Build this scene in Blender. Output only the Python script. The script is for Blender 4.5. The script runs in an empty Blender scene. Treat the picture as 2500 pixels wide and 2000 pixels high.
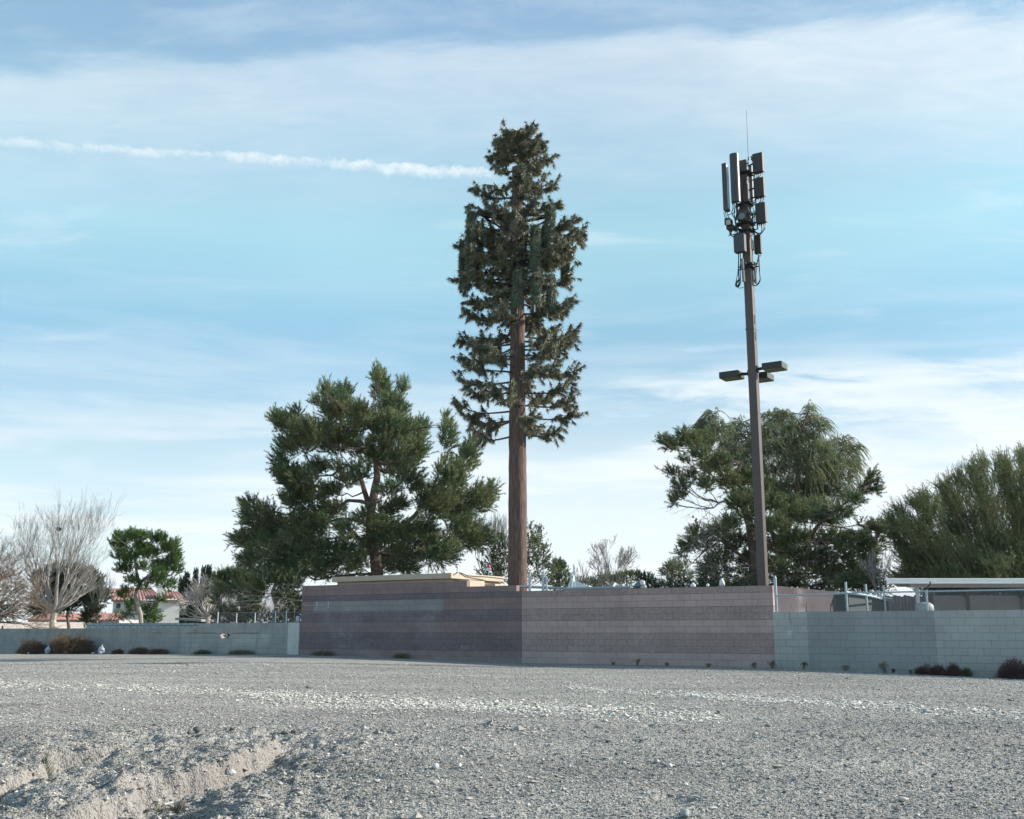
import bpy, math, random
import numpy as np
from mathutils import Vector, Matrix

# ------------------------------------------------------------------ camera, world, sun
SC = bpy.context.scene
COL = SC.collection
R = math.radians
FPX = 2630.0                      # focal length in pixels of the 2500 px wide photograph
PITCH = R(11.64)
CAMZ = 1.06
cam_d = bpy.data.cameras.new('camera'); cam = bpy.data.objects.new('camera', cam_d); COL.objects.link(cam)
cam_d.sensor_width = 36.0; cam_d.sensor_fit = 'HORIZONTAL'; cam_d.lens = 36.0 * FPX / 2500.0
cam_d.clip_start = 0.1; cam_d.clip_end = 40000
cam.location = (0, 0, CAMZ); cam.rotation_euler = (R(90) + PITCH, 0, 0)
SC.camera = cam

CT, ST = math.cos(PITCH), math.sin(PITCH)
def ray(x, y):
    u = (x - 1250.0) / FPX; v = (1000.0 - y) / FPX
    return np.array([u, CT - v * ST, ST + v * CT])
def P(x, y, D):
    """point of the place seen at photo pixel x, y when it stands D metres ahead"""
    r = ray(x, y); t = D / r[1]
    return np.array([r[0] * t, D, CAMZ + r[2] * t])
def MPP(y, D):
    v = (1000.0 - y) / FPX
    return (D / (CT - v * ST)) / FPX
def Dir(x, y):
    r = ray(x, y); return r / np.linalg.norm(r)

SUN_AZ, SUN_EL = R(10.0), R(27.0)      # azimuth from +X towards +Y
S = Vector((math.cos(SUN_AZ) * math.cos(SUN_EL), math.sin(SUN_AZ) * math.cos(SUN_EL), math.sin(SUN_EL)))
sl = bpy.data.lights.new('sun', 'SUN'); so = bpy.data.objects.new('sun', sl); COL.objects.link(so)
sl.energy = 4.3; sl.angle = R(0.55); sl.color = (1.0, 0.93, 0.84)
so.rotation_euler = S.to_track_quat('Z', 'Y').to_euler()

VS = SC.view_settings
SC.display_settings.display_device = 'sRGB'
VS.view_transform = 'Standard'; VS.look = 'None'; VS.exposure = 1.0; VS.gamma = 1.0; VS.use_curve_mapping = False

W = bpy.data.worlds.new("World"); SC.world = W; W.use_nodes = True
def world():
    nt = W.node_tree; nt.nodes.clear()
    N = nt.nodes.new; L = nt.links.new
    out = N('ShaderNodeOutputWorld'); bg = N('ShaderNodeBackground'); L(bg.outputs[0], out.inputs[0])
    sky = N('ShaderNodeTexSky'); sky.sky_type = 'NISHITA'; sky.sun_disc = False
    sky.sun_elevation = SUN_EL; sky.sun_rotation = R(90) - SUN_AZ
    sky.altitude = 600; sky.air_density = 1.0; sky.dust_density = 0.25; sky.ozone_density = 1.0
    tc = N('ShaderNodeTexCoord'); d = tc.outputs['Generated']
    def mth(op, a, b=None, c=None, clamp=False):
        n = N('ShaderNodeMath'); n.operation = op; n.use_clamp = clamp
        for i, q in enumerate((a, b, c)):
            if q is None: continue
            if isinstance(q, (int, float)): n.inputs[i].default_value = q
            else: L(q, n.inputs[i])
        return n.outputs[0]
    def dot(vec):
        n = N('ShaderNodeVectorMath'); n.operation = 'DOT_PRODUCT'; L(d, n.inputs[0])
        n.inputs[1].default_value = tuple(float(q) for q in vec); return n.outputs['Value']
    def sm(v, a, b, lo=0.0, hi=1.0):
        n = N('ShaderNodeMapRange'); n.interpolation_type = 'SMOOTHSTEP'; L(v, n.inputs[0])
        n.inputs[1].default_value = a; n.inputs[2].default_value = b; n.inputs[3].default_value = lo; n.inputs[4].default_value = hi
        return n.outputs[0]
    def plane(p0, p1):
        n = np.cross(Dir(*p1), Dir(*p0)); n /= np.linalg.norm(n)
        if np.dot(n, Dir(1250, 5000)) < 0: n = -n      # positive below the line
        return n
    sep = N('ShaderNodeSeparateXYZ'); L(d, sep.inputs[0])
    z = sep.outputs[2]
    zz = mth('ADD', mth('MAXIMUM', z, 0.0), 0.12)
    pr = N('ShaderNodeVectorMath'); pr.operation = 'DIVIDE'; L(d, pr.inputs[0])
    cz = N('ShaderNodeCombineXYZ'); L(zz, cz.inputs[0]); L(zz, cz.inputs[1]); cz.inputs[2].default_value = 1.0
    L(cz.outputs[0], pr.inputs[1])
    def noise(scale, det=6, rough=.55, stretch=(1, 1, 1), rot=0, src=None, off=(0, 0, 0), dist=0.0):
        m = N('ShaderNodeMapping'); L(src or pr.outputs[0], m.inputs[0]); m.inputs['Scale'].default_value = stretch
        m.inputs['Rotation'].default_value = (0, 0, rot); m.inputs['Location'].default_value = off
        n = N('ShaderNodeTexNoise'); L(m.outputs[0], n.inputs['Vector']); n.inputs['Scale'].default_value = scale
        n.inputs['Detail'].default_value = det; n.inputs['Roughness'].default_value = rough; n.inputs['Distortion'].default_value = dist
        return n.outputs[0]
    # broad high veil, feathered along its upper edge
    e = dot(plane((0, 175), (2100, 55)))
    fine = noise(3.2, 8, .62, (1, 2.6, 1), .35, dist=.4)
    e2 = mth('ADD', e, mth('MULTIPLY', mth('SUBTRACT', fine, .5), .07))
    edge = mth('MULTIPLY', sm(e2, -.012, .012), sm(e2, .012, .17, 1, .0))
    soft = noise(1.3, 5, .5, (1, 2.0, 1), .2, off=(3, 1, 0))
    veil = mth('ADD', .07, mth('MULTIPLY', edge, sm(soft, .25, .75, .28, .55)))
    rs = dot(Dir(2500, 200))
    veil = mth('MULTIPLY', veil, sm(noise(5.5, 9, .66, (1, 2.6, 1), .25, off=(2, 8, 0), dist=.6), .30, .70, .82, 1.14))
    veil = mth('MULTIPLY', veil, sm(rs, .72, .98, .80, 1.15))
    # thin overall cirrus texture
    thin = mth('MULTIPLY', sm(noise(2.2, 8, .6, (1, 3.2, 1), .15, off=(7, 2, 0), dist=.3), .46, .8), .40)
    # contrail
    c = dot(plane((0, 343), (1200, 421)))
    bend = noise(14, 5, .6, src=d)
    c2 = mth('ADD', c, mth('ADD', mth('MULTIPLY', mth('SUBTRACT', bend, .5), .0095), mth('MULTIPLY', mth('SUBTRACT', noise(60, 7, .75, src=d), .5), .022)))
    cw = mth('MULTIPLY', mth('MULTIPLY', sm(c2, -.0062, .0), sm(c2, -.001, .0125, 1, 0)), sm(noise(38, 8, .75, src=d), .32, .64, .34, .88))
    xs = dot(np.cross(plane((0, 343), (1200, 421)), Dir(0, 343)) * -1)
    ax = sep.outputs[0]
    cw = mth('MULTIPLY', cw, sm(ax, float(Dir(1215, 422)[0]) - .015, float(Dir(1215, 422)[0]) + .012, 1, 0))
    cw = mth('MULTIPLY', cw, sm(ax, -.43, -.22, .75, 1.05))
    # low cloud banks, denser to the right and towards the horizon
    lo = dot(plane((0, 1010), (2500, 800)))
    bands = noise(1.15, 8, .58, (1.0, 2.2, 1), .12, off=(1.7, 4.1, 0), dist=.5)
    fine2 = noise(3.6, 8, .6, (1, 2.0, 1), .1, off=(5, 9, 0), dist=.5)
    b = mth('ADD', mth('MULTIPLY', bands, .65), mth('MULTIPLY', fine2, .35))
    lowm = mth('MULTIPLY', sm(lo, .0, .19), sm(b, .36, .60, .42, 1.0))
    lowm = mth('MULTIPLY', lowm, sm(rs, .70, .93, .80, 1.1))
    lobank = mth('MULTIPLY', mth('MULTIPLY', sm(lo, -.005, .035), sm(b, .36, .58)), sm(ax, -.16, .20))
    cloud = mth('MAXIMUM', mth('MAXIMUM', veil, thin), mth('MAXIMUM', cw, mth('MAXIMUM', lowm, lobank)))
    cloud = mth('MINIMUM', cloud, 1.0)
    hz = mth('MULTIPLY', sm(z, .02, .33, 1.0, 0), sm(rs, .66, .88, .78, 1.0))
    cloud = mth('MAXIMUM', cloud, hz)
    stk = sm(noise(2.2, 8, .62, (1.6, 1.6, 15), 0, src=d, off=(3, 5, 1), dist=.35), .40, .66, -.5, .5)
    cloud = mth('ADD', cloud, mth('MULTIPLY', stk, sm(z, .04, .40, .55, .0)), None, True)
    glow = mth('MULTIPLY', sm(z, .05, .22, 1, 0), sm(rs, .64, .84, .35, .92))
    glow = mth('MULTIPLY', glow, sm(stk, -.5, .4, .55, 1.0))
    tint = N('ShaderNodeMix'); tint.data_type = 'RGBA'; tint.blend_type = 'MULTIPLY'; tint.inputs[0].default_value = 1
    L(sky.outputs[0], tint.inputs[6])
    tr = N('ShaderNodeValToRGB'); L(z, tr.inputs[0]); el = tr.color_ramp.elements
    stops = [(0.0, (.42, .56, .56)), (.17, (.42, .56, .56)), (.26, (.52, .70, .655)), (.35, (.88, 1.07, .81)), (.56, (.74, .87, .83))]
    while len(el) < len(stops): el.new(.5)
    for q, (ps, c_) in zip(el, stops): q.position = ps; q.color = (*c_, 1)
    sd = N('ShaderNodeVectorMath'); sd.operation = 'SCALE'; L(tr.outputs[0], sd.inputs[0]); L(sm(dot(Dir(2500, 700)), .80, .99, 1.0, .80), sd.inputs[3]); L(sd.outputs[0], tint.inputs[7])
    mix = N('ShaderNodeMix'); mix.data_type = 'RGBA'; L(cloud, mix.inputs[0])
    L(tint.outputs[2], mix.inputs[6]); mix.inputs[7].default_value = CLOUDCOL
    m3 = N('ShaderNodeMix'); m3.data_type = 'RGBA'; L(glow, m3.inputs[0]); L(mix.outputs[2], m3.inputs[6]); m3.inputs[7].default_value = (3.75, 3.85, 3.9, 1); L(m3.outputs[2], bg.inputs[0]); bg.inputs[1].default_value = 0.15
SKYTINT = (1.02, 1.05, .86, 1); CLOUDCOL = (3.05, 3.35, 3.5, 1)
world()

# ------------------------------------------------------------------ helpers
rng = np.random.default_rng(7)
def nrm(a):
    return a / np.maximum(np.linalg.norm(a, axis=-1, keepdims=True), 1e-9)
ORG = {}
def tag(o, label=None, cat=None, group=None, kind=None):
    if label: o['label'] = label
    if cat: o['category'] = cat
    if group: o['group'] = group
    if kind: o['kind'] = kind
    return o
def thing(name, loc, label, cat, group=None):
    o = bpy.data.objects.new(name, None); COL.objects.link(o); o.location = tuple(float(q) for q in loc)
    o.empty_display_size = .3
    ORG[o.name] = np.array(loc, float); tag(o, label, cat, group); return o

class MB:
    def __init__(s): s.v = []; s.f = {}; s.n = 0; s.attr = []
    def add(s, v, f):
        v = np.asarray(v, float).reshape(-1, 3); f = np.asarray(f, int)
        s.v.append(v); s.f.setdefault(f.shape[1], []).append(f + s.n); s.n += len(v)
    def box(s, c, size, rz=0.0, axes=None, taper=1.0, bev=0.0):
        """box centred at c; axes = 3 unit vectors or rz"""
        if axes is None:
            ca, sa = math.cos(rz), math.sin(rz); axes = np.array([[ca, sa, 0], [-sa, ca, 0], [0, 0, 1]])
        axes = np.asarray(axes, float); h = np.asarray(size, float) / 2
        if bev <= 0:
            q = np.array([[x, y, z] for z in (-1, 1) for x, y in ((-1, -1), (1, -1), (1, 1), (-1, 1))], float)
            q[:4, :2] *= 1; q[4:, :2] *= taper
            v = np.asarray(c, float) + (q * h) @ axes
            s.add(v, [[0, 3, 2, 1], [4, 5, 6, 7], [0, 1, 5, 4], [1, 2, 6, 5], [2, 3, 7, 6], [3, 0, 4, 7]])
        else:
            b = bev; pts = []
            for z, k in ((-1, 1), (-1, 0), (1, 0), (1, 1)):
                hz = z * h[2] if k else z * (h[2] - b)
                ins = b if k else 0
                X, Y = h[0] - ins, h[1] - ins; c2 = b * .6 if not k else 0.0
                ring = [(-X + c2, -Y), (X - c2, -Y), (X, -Y + c2), (X, Y - c2), (X - c2, Y), (-X + c2, Y), (-X, Y - c2), (-X, -Y + c2)]
                if k: ring = [(-X, -Y), (X, -Y), (X, -Y), (X, Y), (X, Y), (-X, Y), (-X, Y), (-X, -Y)]
                pts += [(a, d, hz) for a, d in ring]
            pts = np.array(pts) @ axes + np.asarray(c, float)
            fs = []
            for r_ in range(3):
                for i in range(8):
                    j = (i + 1) % 8; fs.append([r_ * 8 + i, r_ * 8 + j, (r_ + 1) * 8 + j, (r_ + 1) * 8 + i])
            s.add(pts, fs)
            s.add(pts[[0, 1, 3, 5]], [[3, 2, 1, 0]]); s.add(pts[[24, 25, 27, 29]], [[0, 1, 2, 3]])
    def tube(s, pts, rad, n=6, cap=True):
        pts = np.asarray(pts, float); m = len(pts); rad = np.broadcast_to(np.asarray(rad, float), (m,))
        t = nrm(np.gradient(pts, axis=0)); ref = np.array([0., 0, 1]) if abs(t[0][2]) < .9 else np.array([1., 0, 0])
        V = []
        a = np.arange(n) * 2 * math.pi / n
        for i in range(m):
            s1 = np.cross(t[i], ref); s1 /= max(np.linalg.norm(s1), 1e-6); s2 = np.cross(t[i], s1); ref = s2 * -1 if False else ref
            V.append(pts[i] + rad[i] * (np.cos(a)[:, None] * s1 + np.sin(a)[:, None] * s2))
        V = np.concatenate(V); F = []
        for i in range(m - 1):
            for k in range(n):
                F.append([i * n + k, i * n + (k + 1) % n, (i + 1) * n + (k + 1) % n, (i + 1) * n + k])
        s.add(V, F)
        if cap:
            for ring, o in ((0, 1), (m - 1, -1)):
                base = V[ring * n:(ring + 1) * n]; c = base.mean(0)
                s.add(np.vstack([base, c]), [[k, (k + 1) % n, n][::o] for k in range(n)])
    def cyl(s, p0, p1, r0, r1=None, n=12):
        s.tube([p0, p1], [r0, r0 if r1 is None else r1], n)
    def segs(s, p0, p1, r0, r1):
        """many thin three-sided twigs"""
        p0 = np.asarray(p0, float); p1 = np.asarray(p1, float); m = len(p0)
        if not m: return
        t = nrm(p1 - p0); ref = np.where(np.abs(t[:, 2:3]) < .9, [[0., 0, 1]], [[1., 0, 0]])
        a = nrm(np.cross(t, ref)); b = np.cross(t, a)
        V = np.zeros((m, 6, 3))
        for k in range(3):
            c_, s_ = math.cos(k * 2.0944), math.sin(k * 2.0944)
            o = a * c_ + b * s_
            V[:, k] = p0 + o * np.asarray(r0).reshape(-1, 1); V[:, 3 + k] = p1 + o * np.asarray(r1).reshape(-1, 1)
        base = (np.arange(m) * 6)[:, None, None]
        F = base + np.array([[0, 1, 4, 3], [1, 2, 5, 4], [2, 0, 3, 5]])[None]
        s.add(V.reshape(-1, 3), F.reshape(-1, 4))
    def blades(s, p, d, ln, wd, quad=False):
        """many thin leaves: point p, direction d, length, width"""
        m = len(p)
        if not m: return
        d = nrm(d); r_ = nrm(rng.normal(size=(m, 3))); side = nrm(np.cross(d, r_))
        ln = np.broadcast_to(np.asarray(ln, float), (m,))[:, None]; wd = np.broadcast_to(np.asarray(wd, float), (m,))[:, None]
        if quad:
            V = np.stack([p, p + d * ln * .45 + side * wd / 2, p + d * ln, p + d * ln * .45 - side * wd / 2], 1)
            F = np.arange(m)[:, None] * 4 + np.array([0, 1, 2, 3])
        else:
            V = np.stack([p - side * wd / 2, p + side * wd / 2, p + d * ln], 1)
            F = np.arange(m)[:, None] * 3 + np.array([0, 1, 2])
        s.add(V.reshape(-1, 3), F)
    def build(s, name, mat, parent=None, smooth=False, at=None):
        me = bpy.data.meshes.new(name)
        v = np.concatenate(s.v) if s.v else np.zeros((0, 3))
        o = bpy.data.objects.new(name, me); COL.objects.link(o)
        if parent is not None:
            org = ORG[parent.name]; o.parent = parent
        elif at is not None:
            org = np.array(at, float); o.location = tuple(org)
        else: org = np.zeros(3)
        ORG[o.name] = org
        v = v - org
        me.vertices.add(len(v)); me.vertices.foreach_set('co', v.astype(np.float32).ravel())
        loops = []; starts = []; k = 0
        for n, fl in s.f.items():
            f = np.concatenate(fl); loops.append(f.ravel()); starts.append(k + np.arange(len(f)) * n); k += f.size
        loops = np.concatenate(loops); starts = np.concatenate(starts)
        me.loops.add(len(loops)); me.loops.foreach_set('vertex_index', loops.astype(np.int32))
        me.polygons.add(len(starts)); me.polygons.foreach_set('loop_start', starts.astype(np.int32))
        me.update(calc_edges=True)
        if smooth: me.polygons.foreach_set('use_smooth', np.ones(len(starts), bool))
        else: me.polygons.foreach_set('use_smooth', np.zeros(len(starts), bool))
        if mat: me.materials.append(mat)
        return o

# ---- materials
MATS = {}
def mat(name, col, rough=.7, var=.15, scale=8.0, bump=0.0, bscale=40.0, metal=0.0, spec=.5, stretch=(1, 1, 1), trans=0.0, island=0.0, col2=None, c2scale=1.0, c2lo=.45, c2hi=.6):
    m = bpy.data.materials.new(name); m.use_nodes = True; nt = m.node_tree; N = nt.nodes.new; L = nt.links.new
    p = nt.nodes['Principled BSDF']; p.inputs['Roughness'].default_value = rough; p.inputs['Metallic'].default_value = metal
    p.inputs['Specular IOR Level'].default_value = spec
    tc = N('ShaderNodeTexCoord'); mp = N('ShaderNodeMapping'); L(tc.outputs['Object'], mp.inputs[0]); mp.inputs['Scale'].default_value = stretch
    n = N('ShaderNodeTexNoise'); L(mp.outputs[0], n.inputs['Vector']); n.inputs['Scale'].default_value = scale; n.inputs['Detail'].default_value = 6; n.inputs['Roughness'].default_value = .6
    mr = N('ShaderNodeMapRange'); L(n.outputs[0], mr.inputs[0]); mr.inputs[1].default_value = .3; mr.inputs[2].default_value = .7
    mr.inputs[3].default_value = 1 - var; mr.inputs[4].default_value = 1 + var
    fac = mr.outputs[0]
    if island:
        g = N('ShaderNodeNewGeometry'); m2 = N('ShaderNodeMapRange'); L(g.outputs['Random Per Island'], m2.inputs[0])
        m2.inputs[3].default_value = 1 - island; m2.inputs[4].default_value = 1 + island
        mm = N('ShaderNodeMath'); mm.operation = 'MULTIPLY'; L(fac, mm.inputs[0]); L(m2.outputs[0], mm.inputs[1]); fac = mm.outputs[0]
    base = None
    rgb = N('ShaderNodeRGB'); rgb.outputs[0].default_value = (*col, 1); base = rgb.outputs[0]
    if col2:
        n2 = N('ShaderNodeTexNoise'); L(mp.outputs[0], n2.inputs['Vector']); n2.inputs['Scale'].default_value = c2scale; n2.inputs['Detail'].default_value = 5
        r2 = N('ShaderNodeMapRange'); L(n2.outputs[0], r2.inputs[0]); r2.inputs[1].default_value = c2lo; r2.inputs[2].default_value = c2hi
        mx0 = N('ShaderNodeMix'); mx0.data_type = 'RGBA'; L(r2.outputs[0], mx0.inputs[0]); L(base, mx0.inputs[6]); mx0.inputs[7].default_value = (*col2, 1); base = mx0.outputs[2]
    vm = N('ShaderNodeVectorMath'); vm.operation = 'SCALE'; L(base, vm.inputs[0]); L(fac, vm.inputs[3])
    L(vm.outputs[0], p.inputs['Base Color'])
    if bump:
        nb = N('ShaderNodeTexNoise'); L(mp.outputs[0], nb.inputs['Vector']); nb.inputs['Scale'].default_value = bscale; nb.inputs['Detail'].default_value = 6
        b = N('ShaderNodeBump'); b.inputs['Strength'].default_value = 1; b.inputs['Distance'].default_value = bump; L(nb.outputs[0], b.inputs['Height']); L(b.outputs[0], p.inputs['Normal'])
    if trans:
        t = N('ShaderNodeBsdfTranslucent'); L(vm.outputs[0], t.inputs[0]); ms = N('ShaderNodeMixShader'); ms.inputs[0].default_value = trans
        L(p.outputs[0], ms.inputs[1]); L(t.outputs[0], ms.inputs[2]); L(ms.outputs[0], nt.nodes['Material Output'].inputs[0])
    MATS[name] = m
    return m

# ---- numpy value noise
def _h(ix, iy, seed):
    n = (ix.astype(np.int64) * 374761393 + iy.astype(np.int64) * 668265263 + seed * 144665 + 1013904223) & 0x7fffffff
    n = (n ^ (n >> 13)) * 1274126177 & 0x7fffffff
    n = n ^ (n >> 16)
    return (n & 0xffff) / 65535.0
def vn(x, y, seed=0):
    xi = np.floor(x); yi = np.floor(y); fx = x - xi; fy = y - yi
    fx = fx * fx * (3 - 2 * fx); fy = fy * fy * (3 - 2 * fy)
    a = _h(xi, yi, seed); b = _h(xi + 1, yi, seed); c = _h(xi, yi + 1, seed); d = _h(xi + 1, yi + 1, seed)
    return (a + (b - a) * fx) * (1 - fy) + (c + (d - c) * fx) * fy - .5
def fbm(x, y, f, o=4, seed=0, g=.5):
    s = 0; a = 1; 
    for i in range(o):
        s = s + a * vn(x * f + 17.3 * i, y * f - 9.1 * i, seed + i); f *= 2.03; a *= g
    return s
def sms(x, a, b):
    t = np.clip((x - a) / (b - a), 0, 1); return t * t * (3 - 2 * t)
# ------------------------------------------------------------------ ground
XCB = lambda y: -2.72 + .10 * (y - 8) + .16 * np.sin(y * 1.9 + .5) + .07 * np.sin(y * 4.7)
XCA = lambda y: -4.02 + .05 * (y - 9) + .13 * np.sin(y * 1.6 + 2.1) + .05 * np.sin(y * 5.3)
def gully(x, y, xc, d, c, wl, wr, seed):
    u = x - xc(y) + .36 * fbm(x, y, 1.9, 5, seed)
    right = -d * (1 - sms(u, 0.03, wr))
    left = -d + (d + c) * sms(-u, 0.0, wl)
    far = c * np.exp(-np.clip(-u - wl, 0, None) / .75)
    return np.where(u > 0.0, right, np.where(u > -wl, left, far))
def Hs(x, y):
    """smooth terrain height"""
    zw = np.interp(x, [-60, -22, -12, -8.4, -5, 0, 8, 10, 15, 40], [.10, .05, .14, .17, .12, 0, -.02, -.06, -.2, -.35])
    z = zw * sms(y, 12, 30) * (1 - sms(y, 46, 60))
    z = z - .06 * (np.clip(12.2 - y, 0, 12) ** 2 / (np.clip(12.2 - y, 0, 12) + .7))
    z = z + .05 * fbm(x, y, .16, 3, 5) * sms(y, 2, 6) * (1 - sms(y, 26, 33) * .8)
    s = 1 - sms(y, 10.0, 12.6)
    lb = 1 - sms(x, -1.2, .4)
    z = z + gully(x, y, XCB, .20, .035, .17, .80, 11) * s * sms(y, 3, 5)
    z = z + gully(x, y, XCA, .15, .03, .12, .40, 12) * (1 - sms(y, 10.2, 11.8)) * sms(y, 3, 5)
    hol = lambda cx, cy, rx, ry, d: -d * np.exp(-(((x - cx) / rx) ** 2 + ((y - cy) / ry) ** 2))
    z = z + hol(-2.35, 8.0, .22, .25, .18) + hol(1.22, 8.5, .13, .16, .06) + hol(.55, 9.3, .3, .2, .02)
    z = z - .035 * np.exp(-((y - 12.9 - .25 * (x + 1.6)) / .10) ** 2) * sms(x, -3.2, -2.6) * (1 - sms(x, -1.3, -.8))
    z = z + .10 * np.exp(-(((x + 2.55) / .35) ** 2 + ((y - 7.75) / .3) ** 2)) * 1.0
    return z
def dirtmask(x, y):
    ub = x - XCB(y); ua = x - XCA(y)
    m = np.exp(-((ub + .36 * fbm(x, y, 1.9, 5, 11) + .09) / .135) ** 2) * (1 - sms(y, 10.8, 12.2)) + .7 * np.exp(-((ua + .36 * fbm(x, y, 1.9, 5, 12) + .07) / .10) ** 2) * (1 - sms(y, 9.6, 11.2))
    m = m + .35 * np.exp(-(((x + 1.8) / 1.2) ** 2 + ((y - 12.4) / .7) ** 2))
    m = m + .75 * sms(fbm(x * .55, y * 1.3, .30, 4, 44), .05, .40) * sms(y, 10, 14) + 1.0 * np.exp(-((y - 24.5 + .25 * x - .02 * x * x) / .9) ** 2) * sms(y, 15, 20) * sms(x, -7, -2) + .6 * np.exp(-((y - 14.6 + .1 * x) / 1.2) ** 2) * (1 - sms(x, -1.5, 1.5)) + .35 * np.exp(-((y - 29 + .1 * x) / .5) ** 2)
    return np.clip(m + .9 * fbm(x, y, 2.6, 4, 31) * (m > .08), 0, 1)
def H(x, y):
    z = Hs(x, y)
    near = 1 - sms(y, 16, 30)
    lb = (1 - sms(x, -2.4, -.3)) * (1 - sms(y, 11.3, 13.2))
    dm = dirtmask(x, y)
    z = z + (.010 + .075 * lb) * fbm(x, y, 2.6, 3, 3) * (1 - sms(y, 25, 33))
    z = z + (.014 + .050 * lb * (1 - .35 * dm)) * fbm(x, y, 7.5, 4, 8, .62) * near
    z = z + .030 * np.maximum(fbm(x, y, 5.0, 2, 21), .12) * lb + .075 * dm * (y < 13) * np.abs(fbm(x, y, 3.6, 3, 71, .6))  - .05 * dm * (y < 13) * (fbm(x, y, 6.5, 2, 73) > .22)
    z = z + .011 * vn(x * 31, y * 31, 9) * near
    return z
def make_ground():
    xs = [0.0]; 
    while xs[-1] < 9000:
        w = xs[-1]; xs.append(w + (.019 if w < 3.3 else .019 + (w - 3.3) * .016))
    xs = np.array(xs); X = np.concatenate([-xs[:0:-1], xs])
    ys = [-30., -12, -4, 0, 2, 3.5, 4.6, 5.4, 6.0]
    while ys[-1] < 9000:
        w = ys[-1]; ys.append(w + (.019 if w < 9 else .019 + (w - 9) * .0075 if w < 45 else .3 + (w - 45) * .05))
    Y = np.array(ys)
    gx, gy = np.meshgrid(X, Y)
    gz = H(gx, gy)
    far = (gy > 60) | (np.abs(gx) > 60)
    nx, ny = len(X), len(Y)
    V = np.stack([gx, gy, gz], -1).reshape(-1, 3)
    i = np.arange(nx - 1); j = np.arange(ny - 1); ii, jj = np.meshgrid(i, j)
    a = (jj * nx + ii).ravel(); F = np.stack([a, a + 1, a + nx + 1, a + nx], 1)
    mb = MB(); mb.add(V, F)
    o = mb.build('ground', ground_mat(), smooth=True)
    at = o.data.attributes.new('dirt', 'FLOAT', 'POINT'); at.data.foreach_set('value', dirtmask(gx, gy).astype(np.float32).ravel())
    tag(o, 'gravel and dirt lot in front of the block walls', kind='structure')
    print('ground', nx, ny)
def ground_mat():
    m = bpy.data.materials.new('gravel_ground'); m.use_nodes = True; nt = m.node_tree; N = nt.nodes.new; L = nt.links.new
    p = nt.nodes['Principled BSDF']; p.inputs['Roughness'].default_value = .95; p.inputs['Specular IOR Level'].default_value = .15
    tc = N('ShaderNodeTexCoord'); V = tc.outputs['Object']
    def ramp(v, stops):
        r = N('ShaderNodeValToRGB'); L(v, r.inputs[0]); e = r.color_ramp.elements
        while len(e) < len(stops): e.new(.5)
        for q, (pos, c) in zip(e, stops): q.position = pos; q.color = (*c, 1)
        return r.outputs[0]
    def vor(sc):
        v = N('ShaderNodeTexVoronoi'); L(V, v.inputs['Vector']); v.inputs['Scale'].default_value = sc; v.inputs['Randomness'].default_value = 1; return v
    def noi(sc, det=5, r_=.6):
        n = N('ShaderNodeTexNoise'); L(V, n.inputs['Vector']); n.inputs['Scale'].default_value = sc; n.inputs['Detail'].default_value = det; n.inputs['Roughness'].default_value = r_; return n.outputs[0]
    v1 = vor(60); v2 = vor(24)
    s1 = N('ShaderNodeSeparateColor'); L(v1.outputs['Color'], s1.inputs[0]); s2 = N('ShaderNodeSeparateColor'); L(v2.outputs['Color'], s2.inputs[0])
    c1 = ramp(s1.outputs[0], [(0, (0.183, 0.175, 0.155)), (.3, (0.288, 0.276, 0.243)), (.65, (0.384, 0.367, 0.326)), (.9, (0.48, 0.459, 0.41)), (1, (0.633, 0.597, 0.527))])
    c2 = ramp(s2.outputs[1], [(0, (0.24, 0.23, 0.205)), (.5, (0.365, 0.344, 0.305)), (1, (0.518, 0.487, 0.43))])
    mx = N('ShaderNodeMix'); mx.data_type = 'RGBA'; mx.inputs[0].default_value = .35; L(c1, mx.inputs[6]); L(c2, mx.inputs[7])
    # dirt colour
    at = N('ShaderNodeAttribute'); at.attribute_name = 'dirt'
    dc = ramp(noi(30), [(.3, (.27, .243, .222)), (.7, (.42, .383, .355))])
    md = N('ShaderNodeMix'); md.data_type = 'RGBA'; 
    f = N('ShaderNodeMath'); f.operation = 'MULTIPLY'; L(at.outputs['Fac'], f.inputs[0]); f.inputs[1].default_value = .85; L(f.outputs[0], md.inputs[0]); L(mx.outputs[2], md.inputs[6]); L(dc, md.inputs[7])
    # broad tonal patches
    pt = N('ShaderNodeMapRange'); mpp = N('ShaderNodeMapping'); L(V, mpp.inputs[0]); mpp.inputs['Scale'].default_value = (.45, 1.3, 1); np_ = N('ShaderNodeTexNoise'); L(mpp.outputs[0], np_.inputs['Vector']); np_.inputs['Scale'].default_value = .45; np_.inputs['Detail'].default_value = 6; np_.inputs['Roughness'].default_value = .6; L(np_.outputs[0], pt.inputs[0]); pt.inputs[1].default_value = .35; pt.inputs[2].default_value = .65; pt.inputs[3].default_value = .66; pt.inputs[4].default_value = 1.08
    sc = N('ShaderNodeVectorMath'); sc.operation = 'SCALE'; L(md.outputs[2], sc.inputs[0]); L(pt.outputs[0], sc.inputs[3])
    L(sc.outputs[0], p.inputs['Base Color'])
    h = N('ShaderNodeMath'); h.operation = 'MULTIPLY_ADD'; L(v1.outputs['Distance'], h.inputs[0]); h.inputs[1].default_value = -.5; 
    h2 = N('ShaderNodeMath'); h2.operation = 'MULTIPLY_ADD'; L(v2.outputs['Distance'], h2.inputs[0]); h2.inputs[1].default_value = -.8; L(noi(60, 3), h2.inputs[2]); L(h2.outputs[0], h.inputs[2])
    b = N('ShaderNodeBump'); b.inputs['Strength'].default_value = 1.0; b.inputs['Distance'].default_value = .022; L(h.outputs[0], b.inputs['Height']); L(b.outputs[0], p.inputs['Normal'])
    return m
make_ground()

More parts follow.
